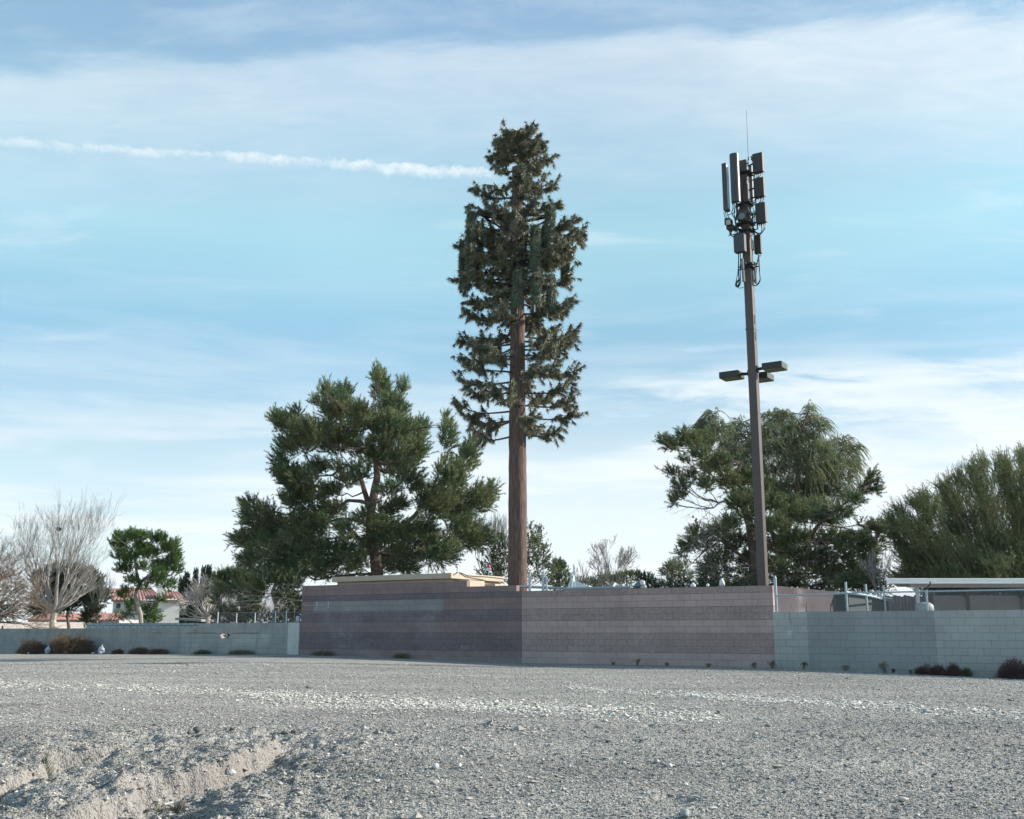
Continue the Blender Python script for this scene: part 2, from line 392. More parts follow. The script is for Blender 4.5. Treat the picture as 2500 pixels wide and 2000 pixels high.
# loose stones
_ico = np.array([[0, 0, 1], [1, 0, 0], [0, 1, 0], [-1, 0, 0], [0, -1, 0], [0, 0, -1]], float)
_icf = np.array([[0, 1, 2], [0, 2, 3], [0, 3, 4], [0, 4, 1], [5, 2, 1], [5, 3, 2], [5, 4, 3], [5, 1, 4]])
def stones(mb, x, y, r, flat=.6):
    m = len(x); z = H(x, y) + r * .25
    v = _ico[None] * (1 + rng.uniform(-.2, .2, (m, 6, 1))) * np.array([1, 1, .72]) + rng.uniform(-.38, .38, (m, 6, 3))
    v[..., 2] *= flat
    a = rng.uniform(0, 6.28, m); c, s = np.cos(a)[:, None], np.sin(a)[:, None]
    vx = v[..., 0] * c - v[..., 1] * s; vy = v[..., 0] * s + v[..., 1] * c
    v = np.stack([vx * rng.uniform(.8, 1.4, (m, 1)), vy, v[..., 2]], -1) * r[:, None, None] + np.stack([x, y, z], -1)[:, None]
    F = (np.arange(m) * 6)[:, None, None] + _icf[None]
    mb.add(v.reshape(-1, 3), F.reshape(-1, 3))
def wedge(n, y0, y1, half=.72, pw=1.0):
    y0 = 6.0 if y0 < 8 else y0; n = int(n * 1.5)          # wider than the view, thinning out softly at the sides
    y = y0 + (y1 - y0) * rng.uniform(0, 1, n) ** pw; q = rng.uniform(-1, 1, n); q = np.sign(q) * np.abs(q) ** 1.0 * (half + .12 * rng.normal(size=n) * (np.abs(q) > .8))
    return q * y, y
m_stone = mat('stone_grey', (0.358, 0.346, 0.31), .9, .2, 20, island=.45)
m_pale = mat('stone_pale', (0.515, 0.481, 0.42), .9, .2, 20, island=.28)
mb = MB()
x, y = wedge(110000, 7.2, 13.5); stones(mb, x, y, rng.gamma(2.0, .0019, len(x)) + .0030)
x, y = wedge(110000, 13, 34); stones(mb, x, y, rng.gamma(2.0, .0028, len(x)) + .0055)
x, y = wedge(2200, 7.2, 13); stones(mb, x, y, rng.gamma(2.0, .0035, len(x)) + .006)
x, y = wedge(900, 7.2, 20); stones(mb, x, y, rng.gamma(2.2, .0045, len(x)) + .006)
o = mb.build('gravel', m_stone); tag(o, 'loose grey gravel scattered over the whole lot', 'gravel', kind='stuff')
# clods on the eroded bank
mb = MB(); x = rng.uniform(-5.6, .4, 16000); y = rng.uniform(7.2, 12.8, 16000)
k = rng.uniform(0, 1, len(x)) < .25 + .75 * dirtmask(x, y); x, y = x[k], y[k]; stones(mb, x, y, rng.gamma(1.8, .0048, len(x)) + .003, .8)
m_clod = mat('dirt_clod', (.36, .33, .30), .95, .2, 12, island=.3)
o = mb.build('dirt_clods', m_clod); tag(o, 'crumbled pinkish dirt clods along the eroded gully banks', 'dirt clods', kind='stuff')
mb = MB(); x, y = wedge(60000, 7.2, 13.0, pw=1.15); k = (rng.uniform(0, 1, len(x)) < (.45 + .9 * (x < -.8) * (1 - sms(x, -1.6, -.4)) + .9 * fbm(x, y, .8, 3, 91))) & (dirtmask(x, y) < .25 + .3 * rng.uniform(0, 1, len(x))); x, y = x[k], y[k]
stones(mb, x, y, rng.gamma(2.0, .0023, len(x)) + .003, .75); m_dg = mat('stone_dark', (.16, .165, .165), .9, .2, 20, island=.5)
o = mb.build('dark_gravel', m_dg); tag(o, 'darker coarse gravel covering the foreground and the gully shoulders', 'gravel', kind='stuff')
# windrow bands of larger pale stones across the lot
mb = MB()
def band(n, ctr, w, r0, sc, half=.5):
    x = rng.uniform(-half, half, n) * 22; yc = ctr(x); y = yc + rng.normal(0, 1, n) * w * (1 + .4 * fbm(x, x * 0 + 3, .5, 2, 3))
    k = fbm(x, y, .9, 3, 61) > -.28 + .25 * rng.uniform(-1, 1, n); x, y = x[k], y[k]
    stones(mb, x, y, rng.gamma(2.2, sc, len(x)) + r0)
def dband(n, x0, x1, ctr, w, r0, sc):
    x = rng.uniform(x0, x1, n); y = ctr(x) + rng.normal(0, 1, n) * w * (1 + .6 * fbm(x, x * 0 + 3, .5, 2, 3))
    k = fbm(x, y, .8, 3, 61) > -.35 + .45 * rng.uniform(-1, 1, n); x, y = x[k], y[k]; stones(mb, x, y, rng.gamma(2.2, sc, len(x)) + r0)
dband(6500, -12.5, 2.4, lambda x: 15.5 - .58 * x + .10 * np.sin(x), .75, .008, .0042)
dband(6500, -4.2, 2.6, lambda x: 15.7 - .58 * x, .62, .008, .0045)
dband(3200, 1.0, 6.8, lambda x: 20.6 - 1.15 * (x - 1.5), .8, .008, .0045)
dband(3600, 3.0, 7.0, lambda x: 18.4 - 1.3 * (x - 3), .65, .008, .0046)
dband(1600, -9, 7, lambda x: 25 - .3 * x, 2.2, .008, .004)
o = mb.build('pale_stone_bands', m_pale); tag(o, 'bands of larger pale stones running across the middle of the lot', 'stones', kind='stuff')

def rock(name, px, py, w, h, m, label, cat='rock', seed=1, group=None, D=None, asp=1.0):
    """single stone seen at photo pixel px, py (its foot)"""
    r_ = ray(px, py); D = 10.0
    for _ in range(30):
        t = D / r_[1]; X = r_[0] * t; gz = float(H(np.array([X]), np.array([D]))[0]); D = .5 * D + .5 * (CAMZ - gz) / (-r_[2] / r_[1])
    t = D / r_[1]; X = r_[0] * t; s = MPP(py, D)
    g = np.random.default_rng(seed)
    import bmesh
    bm = bmesh.new(); bmesh.ops.create_icosphere(bm, subdivisions=3, radius=1)
    v = np.array([q.co[:] for q in bm.verts]); F = np.array([[q.index for q in f.verts] for f in bm.faces]); bm.free()
    ds = nrm(g.normal(size=(14, 3))); dd = v @ ds.T; cut = g.uniform(.62, .9, 14)
    ex = np.max(np.maximum(dd / cut, 1e-3), 1); v = v / np.maximum(ex, 1)[:, None]
    v += .04 * np.stack([fbm(v[:, 0] + i, v[:, 1] + v[:, 2], 3, 3, seed + i) for i in range(3)], 1)
    v *= np.array([w / 2, w / 2 * asp, h / 2]) * s
    gz = float(H(np.array([X]), np.array([D]))[0])
    mb = MB(); mb.add(v + [X, D, gz + h * s * .38], F)
    o = mb.build(name, m, at=(X, D, gz), smooth=False); tag(o, label, cat, group); return o
m_rockw = mat('rock_white', (.60, .59, .56), .85, .12, 30, bump=.004, bscale=60)
m_rockd = mat('rock_dark', (.115, .11, .10), .95, .2, 30, bump=.006, bscale=50)
m_rockg = mat('rock_grey', (.33, .35, .34), .8, .12, 30, bump=.003, bscale=60)
m_rockp = mat('rock_pink', (.50, .43, .38), .9, .15, 30, bump=.005, bscale=50)
rock('stone', 1672, 1996, 30, 26, m_rockg, 'smooth grey-green oval stone at the bottom edge of the lot', seed=3)
rock('stone', 566, 1873, 22, 17, m_rockw, 'white angular stone on the crest of the main gully', seed=4)
rock('dirt_clod', 481, 1790, 27, 17, m_rockd, 'large dark clod of dirt left of the gully head', 'clod', seed=5)
rock('dirt_clod', 462, 1793, 18, 12, m_rockd, 'small dark clod just left of the large dark one', 'clod', seed=15)
rock('dirt_clod', 695, 1792, 20, 11, m_rockd, 'dark clod at the left of the pair right of the gully head', 'clod', seed=6)
rock('dirt_clod', 717, 1790, 24, 12, m_rockd, 'dark flat clod at the right of the pair right of the gully head', 'clod', seed=7)
rock('dirt_clod', 566, 1783, 14, 9, m_rockd, 'small dark clod between the two dark clod clusters', 'clod', seed=8)
rock('dirt_clod', 815, 1820, 22, 7, m_rockd, 'long flat dark clod in the dug rut', 'clod', seed=9)
rock('stone', 1635, 1873, 14, 11, m_rockw, 'pale round stone alone in the right half of the lot', seed=10)
rock('stone', 2205, 1957, 30, 13, m_rockp, 'flat pale stone near the lower right corner', seed=11, asp=.7)
rock('stone', 1064, 1877, 20, 15, m_rockw, 'pale angular stone, left of a close pair in the lower middle', seed=12)
rock('stone', 1122, 1873, 14, 12, m_rockw, 'pale angular stone, right of a close pair in the lower middle', seed=13)
rock('stone', 751, 1680, 11, 7, m_rockd, 'dark stone lying just above the band of pale stones', seed=14)
rock('stone', 1755, 1743, 10, 8, m_rockd, 'small black stone on the bright band of pale stones', seed=16)
rock('stone', 454, 1790, 8, 9, m_rockw, 'small white stone in front of the dark clods', seed=17)
rock('stone', 2151, 1875, 9, 8, m_rockw, 'small white upright stone in the right foreground', seed=18)
rock('stone', 1145, 1953, 20, 8, m_rockp, 'flat brownish stone in the lower middle foreground', seed=19)
rock('stone', 870, 1992, 12, 10, m_rockg, 'grey stone at the bottom edge left of the middle', seed=20)
rock('stone', 684, 1918, 12, 10, m_rockp, 'tan stone in the shaded gully slope', seed=22)
rock('dirt_clod', 441, 1882, 13, 10, m_rockd, 'dark clod embedded in the pink gully bank', 'clod', seed=23)
rock('dirt_clod', 455, 1898, 14, 10, m_rockd, 'dark clod at the foot of the pink gully bank', 'clod', seed=24)
# ------------------------------------------------------------------ block walls
EX = np.array([.84, -.5426, 0.]); EX /= np.linalg.norm(EX)
EN = np.array([-EX[1], EX[0], 0.])           # into the compound, away from the camera
O0 = np.array([.32, 37.9, 0.])
WROT = math.atan2(EX[1], EX[0])
def Wp(s, t=0.0, z=0.0): return O0 + EX * s + EN * t + np.array([0, 0, z])
UZ = np.array([0, 0, 1.])
def cellwall(name, xs, zs, mask, thick, m, origin, rot, label, cat='wall', cap=None):
    """wall built of cells; local x along the wall, y into the depth, z up"""
    xs = np.array(xs, float); zs = np.array(zs, float); nx, nz = len(xs), len(zs)
    idx = lambda i, j, k: (k * nz + j) * nx + i
    V = [(xs[i], k * thick, zs[j]) for k in (0, 1) for j in range(nz) for i in range(nx)]
    F = []
    g = lambda i, j: 0 <= i < nx - 1 and 0 <= j < nz - 1 and mask[j][i]
    for j in range(nz - 1):
        for i in range(nx - 1):
            if not g(i, j): continue
            F.append([idx(i, j, 0), idx(i + 1, j, 0), idx(i + 1, j + 1, 0), idx(i, j + 1, 0)])
            F.append([idx(i, j, 1), idx(i, j + 1, 1), idx(i + 1, j + 1, 1), idx(i + 1, j, 1)])
            if not g(i - 1, j): F.append([idx(i, j, 0), idx(i, j + 1, 0), idx(i, j + 1, 1), idx(i, j, 1)])
            if not g(i + 1, j): F.append([idx(i + 1, j, 0), idx(i + 1, j, 1), idx(i + 1, j + 1, 1), idx(i + 1, j + 1, 0)])
            if not g(i, j - 1): F.append([idx(i, j, 0), idx(i, j, 1), idx(i + 1, j, 1), idx(i + 1, j, 0)])
            if not g(i, j + 1): F.append([idx(i, j + 1, 0), idx(i + 1, j + 1, 0), idx(i + 1, j + 1, 1), idx(i, j + 1, 1)])
    mb = MB(); mb.add(V, F); o = mb.build(name, m)
    o.location = tuple(origin); o.rotation_euler = (0, 0, rot); ORG[o.name] = np.array(origin, float)
    tag(o, label, cat); return o
def wallmat(name, smooth, rough=None, ztop=0.0, roughrows=(), patches=(), mortar=(.13, .13, .14), msize=.008, var=.10, extra=None, bw=.406, streak=.0, mortar_vis=.8):
    """running-bond concrete block; rows counted down from ztop (object z)"""
    m = bpy.data.materials.new(name); m.use_nodes = True; nt = m.node_tree; N = nt.nodes.new; L = nt.links.new
    p = nt.nodes['Principled BSDF']; p.inputs['Roughness'].default_value = .92; p.inputs['Specular IOR Level'].default_value = .2
    tc = N('ShaderNodeTexCoord'); sp = N('ShaderNodeSeparateXYZ'); L(tc.outputs['Object'], sp.inputs[0])
    def mth(op, a, b=None, c=None, clamp=False):
        n = N('ShaderNodeMath'); n.operation = op; n.use_clamp = clamp
        for i, q in enumerate((a, b, c)):
            if q is None: continue
            if isinstance(q, (int, float)): n.inputs[i].default_value = q
            else: L(q, n.inputs[i])
        return n.outputs[0]
    def noi(sc, det=5, r_=.6, st=(1, 1, 1)):
        mp = N('ShaderNodeMapping'); L(tc.outputs['Object'], mp.inputs[0]); mp.inputs['Scale'].default_value = st
        n = N('ShaderNodeTexNoise'); L(mp.outputs[0], n.inputs['Vector']); n.inputs['Scale'].default_value = sc; n.inputs['Detail'].default_value = det; n.inputs['Roughness'].default_value = r_; return n.outputs[0]
    def rng_(v, a, b, lo=0., hi=1.):
        n = N('ShaderNodeMapRange'); L(v, n.inputs[0]); n.inputs[1].default_value = a; n.inputs[2].default_value = b; n.inputs[3].default_value = lo; n.inputs[4].default_value = hi; return n.outputs[0]
    def mixc(f, a, b):
        n = N('ShaderNodeMix'); n.data_type = 'RGBA'
        if isinstance(f, float): n.inputs[0].default_value = f
        else: L(f, n.inputs[0])
        for i, q in ((6, a), (7, b)):
            if isinstance(q, tuple): n.inputs[i].default_value = (*q, 1)
            else: L(q, n.inputs[i])
        return n.outputs[2]
    xx = mth('ADD', sp.outputs[0], mth('MULTIPLY', sp.outputs[1], 1.0))
    zdn = mth('SUBTRACT', ztop, sp.outputs[2])
    row = mth('FLOOR', mth('DIVIDE', zdn, .203))
    cmb = N('ShaderNodeCombineXYZ'); L(xx, cmb.inputs[0]); L(mth('ADD', mth('MULTIPLY', zdn, -1.0), 40.6), cmb.inputs[1])
    br = N('ShaderNodeTexBrick'); L(cmb.outputs[0], br.inputs['Vector']); br.inputs['Scale'].default_value = 1
    br.inputs['Mortar Size'].default_value = msize; br.inputs['Mortar Smooth'].default_value = .15; br.inputs['Brick Width'].default_value = bw; br.inputs['Row Height'].default_value = .203
    br.inputs['Color1'].default_value = (0, 0, 0, 1); br.inputs['Color2'].default_value = (1, 1, 1, 1); br.inputs['Bias'].default_value = 0; br.offset = .5; br.squash = 1
    br.inputs['Mortar'].default_value = (.5, .5, .5, 1)
    per = N('ShaderNodeSeparateColor'); L(br.outputs['Color'], per.inputs[0])
    rm = None
    for k in roughrows:
        q = mth('COMPARE', row, float(k), .5); rm = q if rm is None else mth('MAXIMUM', rm, q)
    col = mixc(rm, smooth, rough) if rm is not None else None
    if col is None: r = N('ShaderNodeRGB'); r.outputs[0].default_value = (*smooth, 1); col = r.outputs[0]
    for (x0, x1, z0, z1, c, soft, amt) in patches:       # overpainted or bleached patches, or a sun streak put into the colour, with own outline
        wob = mth('MULTIPLY', mth('SUBTRACT', noi(1.6, 5, .6), .5), soft * 2.5)
        a = rng_(mth('ADD', xx, wob), x0 - soft, x0 + soft); b = rng_(mth('ADD', xx, wob), x1 - soft, x1 + soft, 1, 0)
        wz = mth('MULTIPLY', wob, .5)
        c0 = rng_(mth('ADD', sp.outputs[2], wz), z0 - soft * .5, z0 + soft * .5); c1 = rng_(mth('ADD', sp.outputs[2], wz), z1 - soft * .5, z1 + soft * .5, 1, 0)
        f = mth('MULTIPLY', mth('MULTIPLY', a, b), mth('MULTIPLY', c0, c1)); f = mth('MULTIPLY', f, amt)
        if soft > .12: f = mth('MULTIPLY', f, rng_(noi(2.3, 6, .65), .38, .6))
        col = mixc(f, col, c)
    blk = rng_(per.outputs[0], 0, 1, 1 - var, 1 + var)
    gr = rng_(noi(55, 4, .7), .3, .7, .88, 1.12)
    big = rng_(noi(.7, 5, .6), .35, .65, .91, 1.08)
    if streak:
        stv = rng_(noi(3.0, 6, .65, (1, 1, .18)), .5, .75, 1, 1 - streak); big = mth('MULTIPLY', big, stv)
    if rm is not None:
        gg = rng_(noi(11, 6, .75), .3, .7, .74, 1.26); gr2 = mth('ADD', mth('MULTIPLY', rm, mth('SUBTRACT', gg, 1.0)), 1.0); gr = mth('MULTIPLY', gr, gr2)
    drip = mth('MULTIPLY', rng_(noi(2.2, 7, .7, (1, 1, .10)), .52, .70), rng_(zdn, 0, 1.3, 1, 0))
    big = mth('MULTIPLY', big, rng_(drip, 0, 1, 1, .86))
    foot = mth('MULTIPLY', rng_(mth('ADD', sp.outputs[2], mth('MULTIPLY', noi(1.4, 6, .7), -.9)), -.42, -.05, 1, 0), .35)
    col = mixc(foot, col, (.34, .315, .285))
    tot = mth('MULTIPLY', mth('MULTIPLY', blk, gr), big)
    vs = N('ShaderNodeVectorMath'); vs.operation = 'SCALE'; L(col, vs.inputs[0]); L(tot, vs.inputs[3])
    mf = mth('MULTIPLY', br.outputs['Fac'], rng_(noi(2.5, 4), .35, .6, mortar_vis * .35, mortar_vis))
    fin = mixc(mf, vs.outputs[0], mortar)
    L(fin, p.inputs['Base Color'])
    hh = mth('MULTIPLY', br.outputs['Fac'], -.005)
    hh = mth('ADD', hh, mth('MULTIPLY', noi(70, 4), .004))
    if rm is not None: hh = mth('ADD', hh, mth('MULTIPLY', rm, mth('MULTIPLY', noi(18, 6, .7), .03)))
    b = N('ShaderNodeBump'); b.inputs['Strength'].default_value = 1; b.inputs['Distance'].default_value = 1.0; L(hh, b.inputs['Height']); L(b.outputs[0], p.inputs['Normal'])
    return m
# compound wall, purple brown stretch
ZT = 2.43; RH = .203
c_ps, c_pr = (0.244, 0.176, 0.168), (0.188, 0.148, 0.153)
c_pt = (.275, .265, .262)
m_pur = wallmat('purple_block', c_ps, c_pr, ZT, (0, 3, 4, 7, 8, 9), mortar=(.10, .09, .095), var=.06, mortar_vis=.32,
    patches=((-9.7, -3.35, 1.79, 2.21, (0.276, 0.265, 0.26), .06, .85), (-9.3, -7.6, .75, 1.75, (0.248, 0.23, 0.239), .35, .8), (-7.6, -3.7, 1.2, 1.75, (0.221, 0.206, 0.212), .3, .55),
             (-4.4, -3.8, .9, 1.7, (0.258, 0.245, 0.249), .2, .6), (-8.5, -6.8, .2, .7, (0.23, 0.216, 0.223), .25, .6), (-2.55, -2.2, .40, .58, (.22, .23, .23), .03, .6),
             (-.9 - 1.0, -.2, .02, .19, (.17, .165, .17), .02, .5), (-10.2, -9.2, 2.06, 2.075, (.5, .52, .53), .02, .7), (-9.55, -9.5, 1.98, 2.2, (.55, .57, .58), .015, .8), (-8.95, -8.9, 1.95, 2.2, (.5, .52, .54), .02, .8),
             (-10.3, -6.0, 1.775, 1.79, (.32, .31, .32), .01, .6), (-10.3, -6.4, .962, .975, (.32, .31, .32), .01, .55)))
xs = [-10.34, -2.31, -.2, 0]; zs = [-.5, ZT, ZT + RH, ZT + 2 * RH]
cellwall('block_wall', xs, zs, [[1, 1, 1], [1, 1, 0], [1, 0, 0]], .2, m_pur, Wp(0), WROT, 'tall dark purple-brown concrete block wall with faded overpainted patches and a stepped top')
m_tan = wallmat('tan_block', (0.438, 0.325, 0.299), (0.358, 0.268, 0.247), ZT, (0, 3, 4, 7, 8, 9), mortar=(.13, .122, .118), var=.05, mortar_vis=.42)
cellwall('block_wall', [0, 8.97], [-.5, ZT], [[1]], .2, m_tan, Wp(0.003, .012), WROT, 'tall grey-tan concrete block wall with alternating smooth and rough courses below the light pole')
# compound side wall running back from the corner
m_pur2 = wallmat('purple_block_shaded', (.085, .066, .072), (.072, .056, .062), ZT, (0,), patches=((2.1, 3.0, .5, 2.4, (.22, .19, .195), .3, .8),), mortar=(.12, .10, .10), var=.05, mortar_vis=.6)  # tree shade put into the darker colours, a gap of sunlight into the streak
o = cellwall('block_wall', [0, 11], [-.5, ZT], [[1]], .2, m_pur2, Wp(8.97, .23), WROT + math.pi / 2, 'purple block wall with tree shade and a sunlit streak in its colour, running back behind the right chain link fence')
# right grey painted wall
gx = 8.975
zr = 1.06 + .57
g1, g2 = (.40, .395, .375), (.30, .305, .30)
m_gr = wallmat('grey_blue_block', g1, None, zr, (), mortar=(.19, .195, .195), var=.04, mortar_vis=.5,
    patches=((gx + 1.03, gx + 4.62, -1, 1.9, g2, .02, 1.0), (gx + .42, gx + .56, .98, 1.08, (.52, .56, .58), .03, .9), (gx + .50, gx + .53, 1.3, 1.62, (.1, .11, .12), .01, .6)), msize=.008)
cellwall('block_wall', [gx, gx + 11], [-.7, zr], [[1]], .2, m_gr, Wp(0, -.004), WROT, 'low grey-blue painted block wall with a darker repainted rectangle under the chain link fence')
# left grey plastered wall
zl = 1.40; zl2 = 1.20
m_gl = wallmat('grey_plaster_block', (.34, .335, .315), None, zl, (), mortar=(.18, .19, .195), var=.05, mortar_vis=.25, streak=.32,
    patches=((-30, -17.2, -1, .9, (.30, .295, .28), .5, .7), (-14.2, -12.0, .5, .95, (.45, .44, .40), .1, .5), (-30, -16, 1.0, 1.2, (.28, .27, .24), .25, .8)))
hx0, hx1 = -14.95, -14.33
sx = -16.35
xs = [-36, sx, hx0, hx0 + .10, hx1 - .1, hx1, -11.0]; zs = [-.5, .78, .87, .985, zl2, zl]
full = [1] * 6
cellwall('block_wall', xs, zs, [full, [1, 1, 1, 0, 1, 1], [1, 1, 0, 0, 0, 1], full, [0, 1, 1, 1, 1, 1]], .15, m_gl, Wp(0, .03), WROT, 'low weathered grey block wall with a missing block, left of the compound')
m_pil = mat('pale_pillar', (.50, .50, .47), .9, .12, 3, bump=.003, bscale=60)
mb = MB(); mb.box(Wp(-10.68, .10, .45), (.6, .3, 1.9), WROT, bev=.01); o = mb.build('wall_pillar', m_pil, at=Wp(-10.68, .1, 0)); tag(o, 'pale grey rendered pillar closing the low left wall against the purple wall', 'pillar')
m_crack = mat('dark_joint', (.05, .05, .05), .95)
mb = MB()
for a, b in ((-17.0, -15.15), (-14.2, -12.7), (-19.2, -18.6)): mb.box(Wp((a + b) / 2, .022, .995), (b - a, .012, .016), WROT)
ob = bpy.data.objects['block_wall.004']
o = mb.build('open_joint', m_crack); mw = Matrix.Translation(ob.location) @ Matrix.Rotation(WROT, 4, 'Z'); o.parent = ob; o.matrix_parent_inverse = mw.inverted(); ORG[o.name] = np.zeros(3)
m_box = mat('grey_box', (.42, .42, .50), .6, .05)
mb = MB(); mb.box(P(728, 1511, 43.7), (.17, .1, .22), WROT, bev=.012); mb.tube([P(727, 1516, 43.72), P(729, 1524, 43.72)], .025)
o = mb.build('junction_box', m_box, at=P(728, 1520, 43.7)); tag(o, 'small lilac-grey metal box on top of the pillar beside the purple wall', 'box')

# ------------------------------------------------------------------ chain link fences
m_galv = mat('galvanised', (.36, .44, .47), .45, .12, 30, metal=.35)
m_wire = mat('fence_wire', (.33, .37, .38), .5, .1, 30, metal=.3)
m_wired = mat('fence_wire_dull', (.22, .22, .21), .7, .1, 30)
def chain_link(root, A, B, z0, z1, step, r_, m, top=True):
    A = np.array([A[0], A[1], 0.]); B = np.array([B[0], B[1], 0.]); Ln = np.linalg.norm(B - A); e = (B - A) / Ln; h = z1 - z0
    a0 = []; a1 = []; k = -h
    while k < Ln:
        for dr in (1, -1):
            s0, s1 = (k, k + h) if dr > 0 else (k + h, k)
            u0, u1 = s0, s1; zz0, zz1 = z0, z1
            def clip(u0, z0_, u1, z1_):
                if (u0 < 0) != (u1 < 0):
                    t = (0 - u0) / (u1 - u0); 
                    if u0 < 0: u0, z0_ = 0, z0_ + t * (z1_ - z0_)
                    else: u1, z1_ = 0, z0_ + t * (z1_ - z0_)
                if (u0 > Ln) != (u1 > Ln):
                    t = (Ln - u0) / (u1 - u0)
                    if u0 > Ln: u0, z0_ = Ln, z0_ + t * (z1_ - z0_)
                    else: u1, z1_ = Ln, z0_ + t * (z1_ - z0_)
                return u0, z0_, u1, z1_
            if max(s0, s1) <= 0 or min(s0, s1) >= Ln: continue
            u0, q0, u1, q1 = clip(s0, z0, s1, z1)
            n_ = np.cross(e, UZ) * (.002 * dr)
            a0.append(A + e * u0 + UZ * q0 + n_); a1.append(A + e * u1 + UZ * q1 + n_)
        k += step
    a0 = np.array(a0); a1 = np.array(a1)
    if top:      # twisted barbs above the top rail
        s_ = np.arange(0, Ln, step)
        b0 = A + e * s_[:, None] + UZ * z1; b1 = b0 + UZ * .045 + e * (.012 * np.where(np.arange(len(s_)) % 2, 1, -1))[:, None]
        a0 = np.vstack([a0, b0]); a1 = np.vstack([a1, b1])
    mb = MB(); mb.segs(a0, a1, np.full(len(a0), r_), np.full(len(a0), r_))
    return mb.build('wire_mesh', m, root)
# right fence on the grey wall
A = Wp(9.06, .10); B = Wp(19.8, .10)
root = thing('chain_link_fence', A + UZ * zr, 'galvanised chain link fence with a thick end post standing on the grey-blue wall', 'fence')
zt = 1.06 + 1.10
chain_link(root, Wp(9.1, .10), B, zr - .02, zt + .02, .075, .0032, m_wire)
mb = MB(); mb.cyl(Wp(9.06, .10, zr - .25), Wp(9.06, .10, 2.65), .045, n=10); mb.cyl(Wp(9.06, .10, 2.65), Wp(9.06, .10, 2.70), .052, .02, n=10); mb.build('post', m_galv, root, smooth=True)
for s_ in (13.42, 17.6):
    mb = MB(); mb.cyl(Wp(s_, .10, zr - .1), Wp(s_, .10, zt - .01), .032, n=8); mb.cyl(Wp(s_, .10, zt - .05), Wp(s_, .10, zt + .04), .042, n=8); mb.build('post', m_galv, root, smooth=True)
mb = MB(); mb.tube([Wp(9.1, .10, zt - .04), Wp(10.5, .1, zt - .03), Wp(11.5, .10, zt), Wp(19.8, .10, zt)], .022, 8); mb.build('top_rail', m_galv, root, smooth=True)
mb = MB(); mb.tube([P(2263, 1440, 30.6), P(2266, 1432, 30.6), P(2271, 1427, 30.6), P(2271, 1420, 30.6)], .02, 6); mb.build('barb_arm', m_crack, root)
# fence running back behind it
F0 = P(2069, 1500, 36.0); F1 = P(2118, 1500, 38.2); F2 = P(2162, 1500, 41.0)
root = thing('chain_link_fence', (F0[0], F0[1], 0), 'thin fence of tall pale posts running back beside the dark green container', 'fence')
for q, zt2 in ((F0, 2.66), (F1, 2.68), (F2, 2.75)):
    mb = MB(); mb.cyl((q[0], q[1], -.1), (q[0], q[1], zt2), .04, n=8); mb.build('post', m_galv, root, smooth=True)
mb = MB(); mb.tube([(F0[0], F0[1], 2.33), (F1[0], F1[1], 2.30), (F2[0] + 1, F2[1] + 2.0, 2.22)], .035, 6); mb.build('top_rail', m_galv, root)
# left fence on the weathered wall
sA, sB = -15.0 + 1.2 - 1.3, -10.9
root = thing('chain_link_fence', Wp(-15.4, .1, zl), 'thin chain link fence with five white posts on the weathered left wall', 'fence')
chain_link(root, Wp(-15.55, .1), Wp(-10.5, .1), zl, zl + .42, .09, .0028, m_wired, top=False)
def s_at(px, t=.1):
    best = min(np.arange(-30, 20, .02), key=lambda q: abs((lambda w: 1250 + FPX * w[0] / (w[1] * CT + (w[2] - CAMZ) * ST))(Wp(q, t, 1.4)) - px)); return float(best)
m_white = mat('white_paint', (.62, .66, .67), .5, .06)
for px_ in (531, 577, 622, 672, 699):
    q = s_at(px_); mb = MB(); mb.cyl(Wp(q, .1, zl - .05), Wp(q, .1, zl + (.47 if px_ in (531, 672, 699) else .42)), .022, n=6); mb.build('post', m_white, root)
mb = MB(); mb.tube([Wp(s_at(531), .1, zl + .42), Wp(-10.45, .1, zl + .42)], .012, 5); mb.build('top_rail', m_wired, root)
# ------------------------------------------------------------------ vegetation
def bark(name, col, **k): return mat(name, col, .92, .25, 6, bump=.02, bscale=14, stretch=(1, 1, .35), spec=.15, **k)
m_bark = bark('bark_brown', (.13, .095, .075)); m_bark_r = bark('bark_red', (.15, .108, .085)); m_bark_g = bark('bark_grey', (.30, .27, .24)); m_bark_p = bark('bark_pale', (.40, .36, .31))
def leafmat(name, c, c2, isl=.45, tr=.25):
    return mat(name, c, .75, .22, .55, spec=.25, trans=tr, island=isl, col2=c2, c2scale=.9, c2lo=.42, c2hi=.62)
m_pine = leafmat('pine_needles', (.105, .165, .078), (.225, .245, .115))
m_pine2 = leafmat('pine_needles_bright', (.080, .150, .048), (.125, .185, .055))
m_oldpine = leafmat('pine_needles_olive', (.10, .150, .066), (.18, .20, .09))
m_willow = leafmat('fine_leaves', (.19, .255, .135), (.27, .305, .17), tr=.5)
m_verde = leafmat('green_twigs', (.165, .20, .09), (.26, .275, .125))
m_dark = leafmat('dark_leaves', (.040, .062, .034), (.065, .085, .045))
m_olive = leafmat('olive_leaves', (.085, .11, .06), (.15, .17, .085), tr=.3)
m_cyp = leafmat('cypress_leaves', (.030, .052, .030), (.045, .068, .035))
m_dead = mat('dead_twigs', (.26, .235, .215), .9, .2, 3, island=.3)
m_deadb = mat('brown_twigs', (.22, .165, .12), .9, .2, 3, island=.35)
m_whitet = mat('pale_twigs', (.42, .39, .35), .9, .15, 3, island=.25)
m_greyt = mat('grey_twigs', (.36, .335, .30), .9, .15, 3, island=.3)

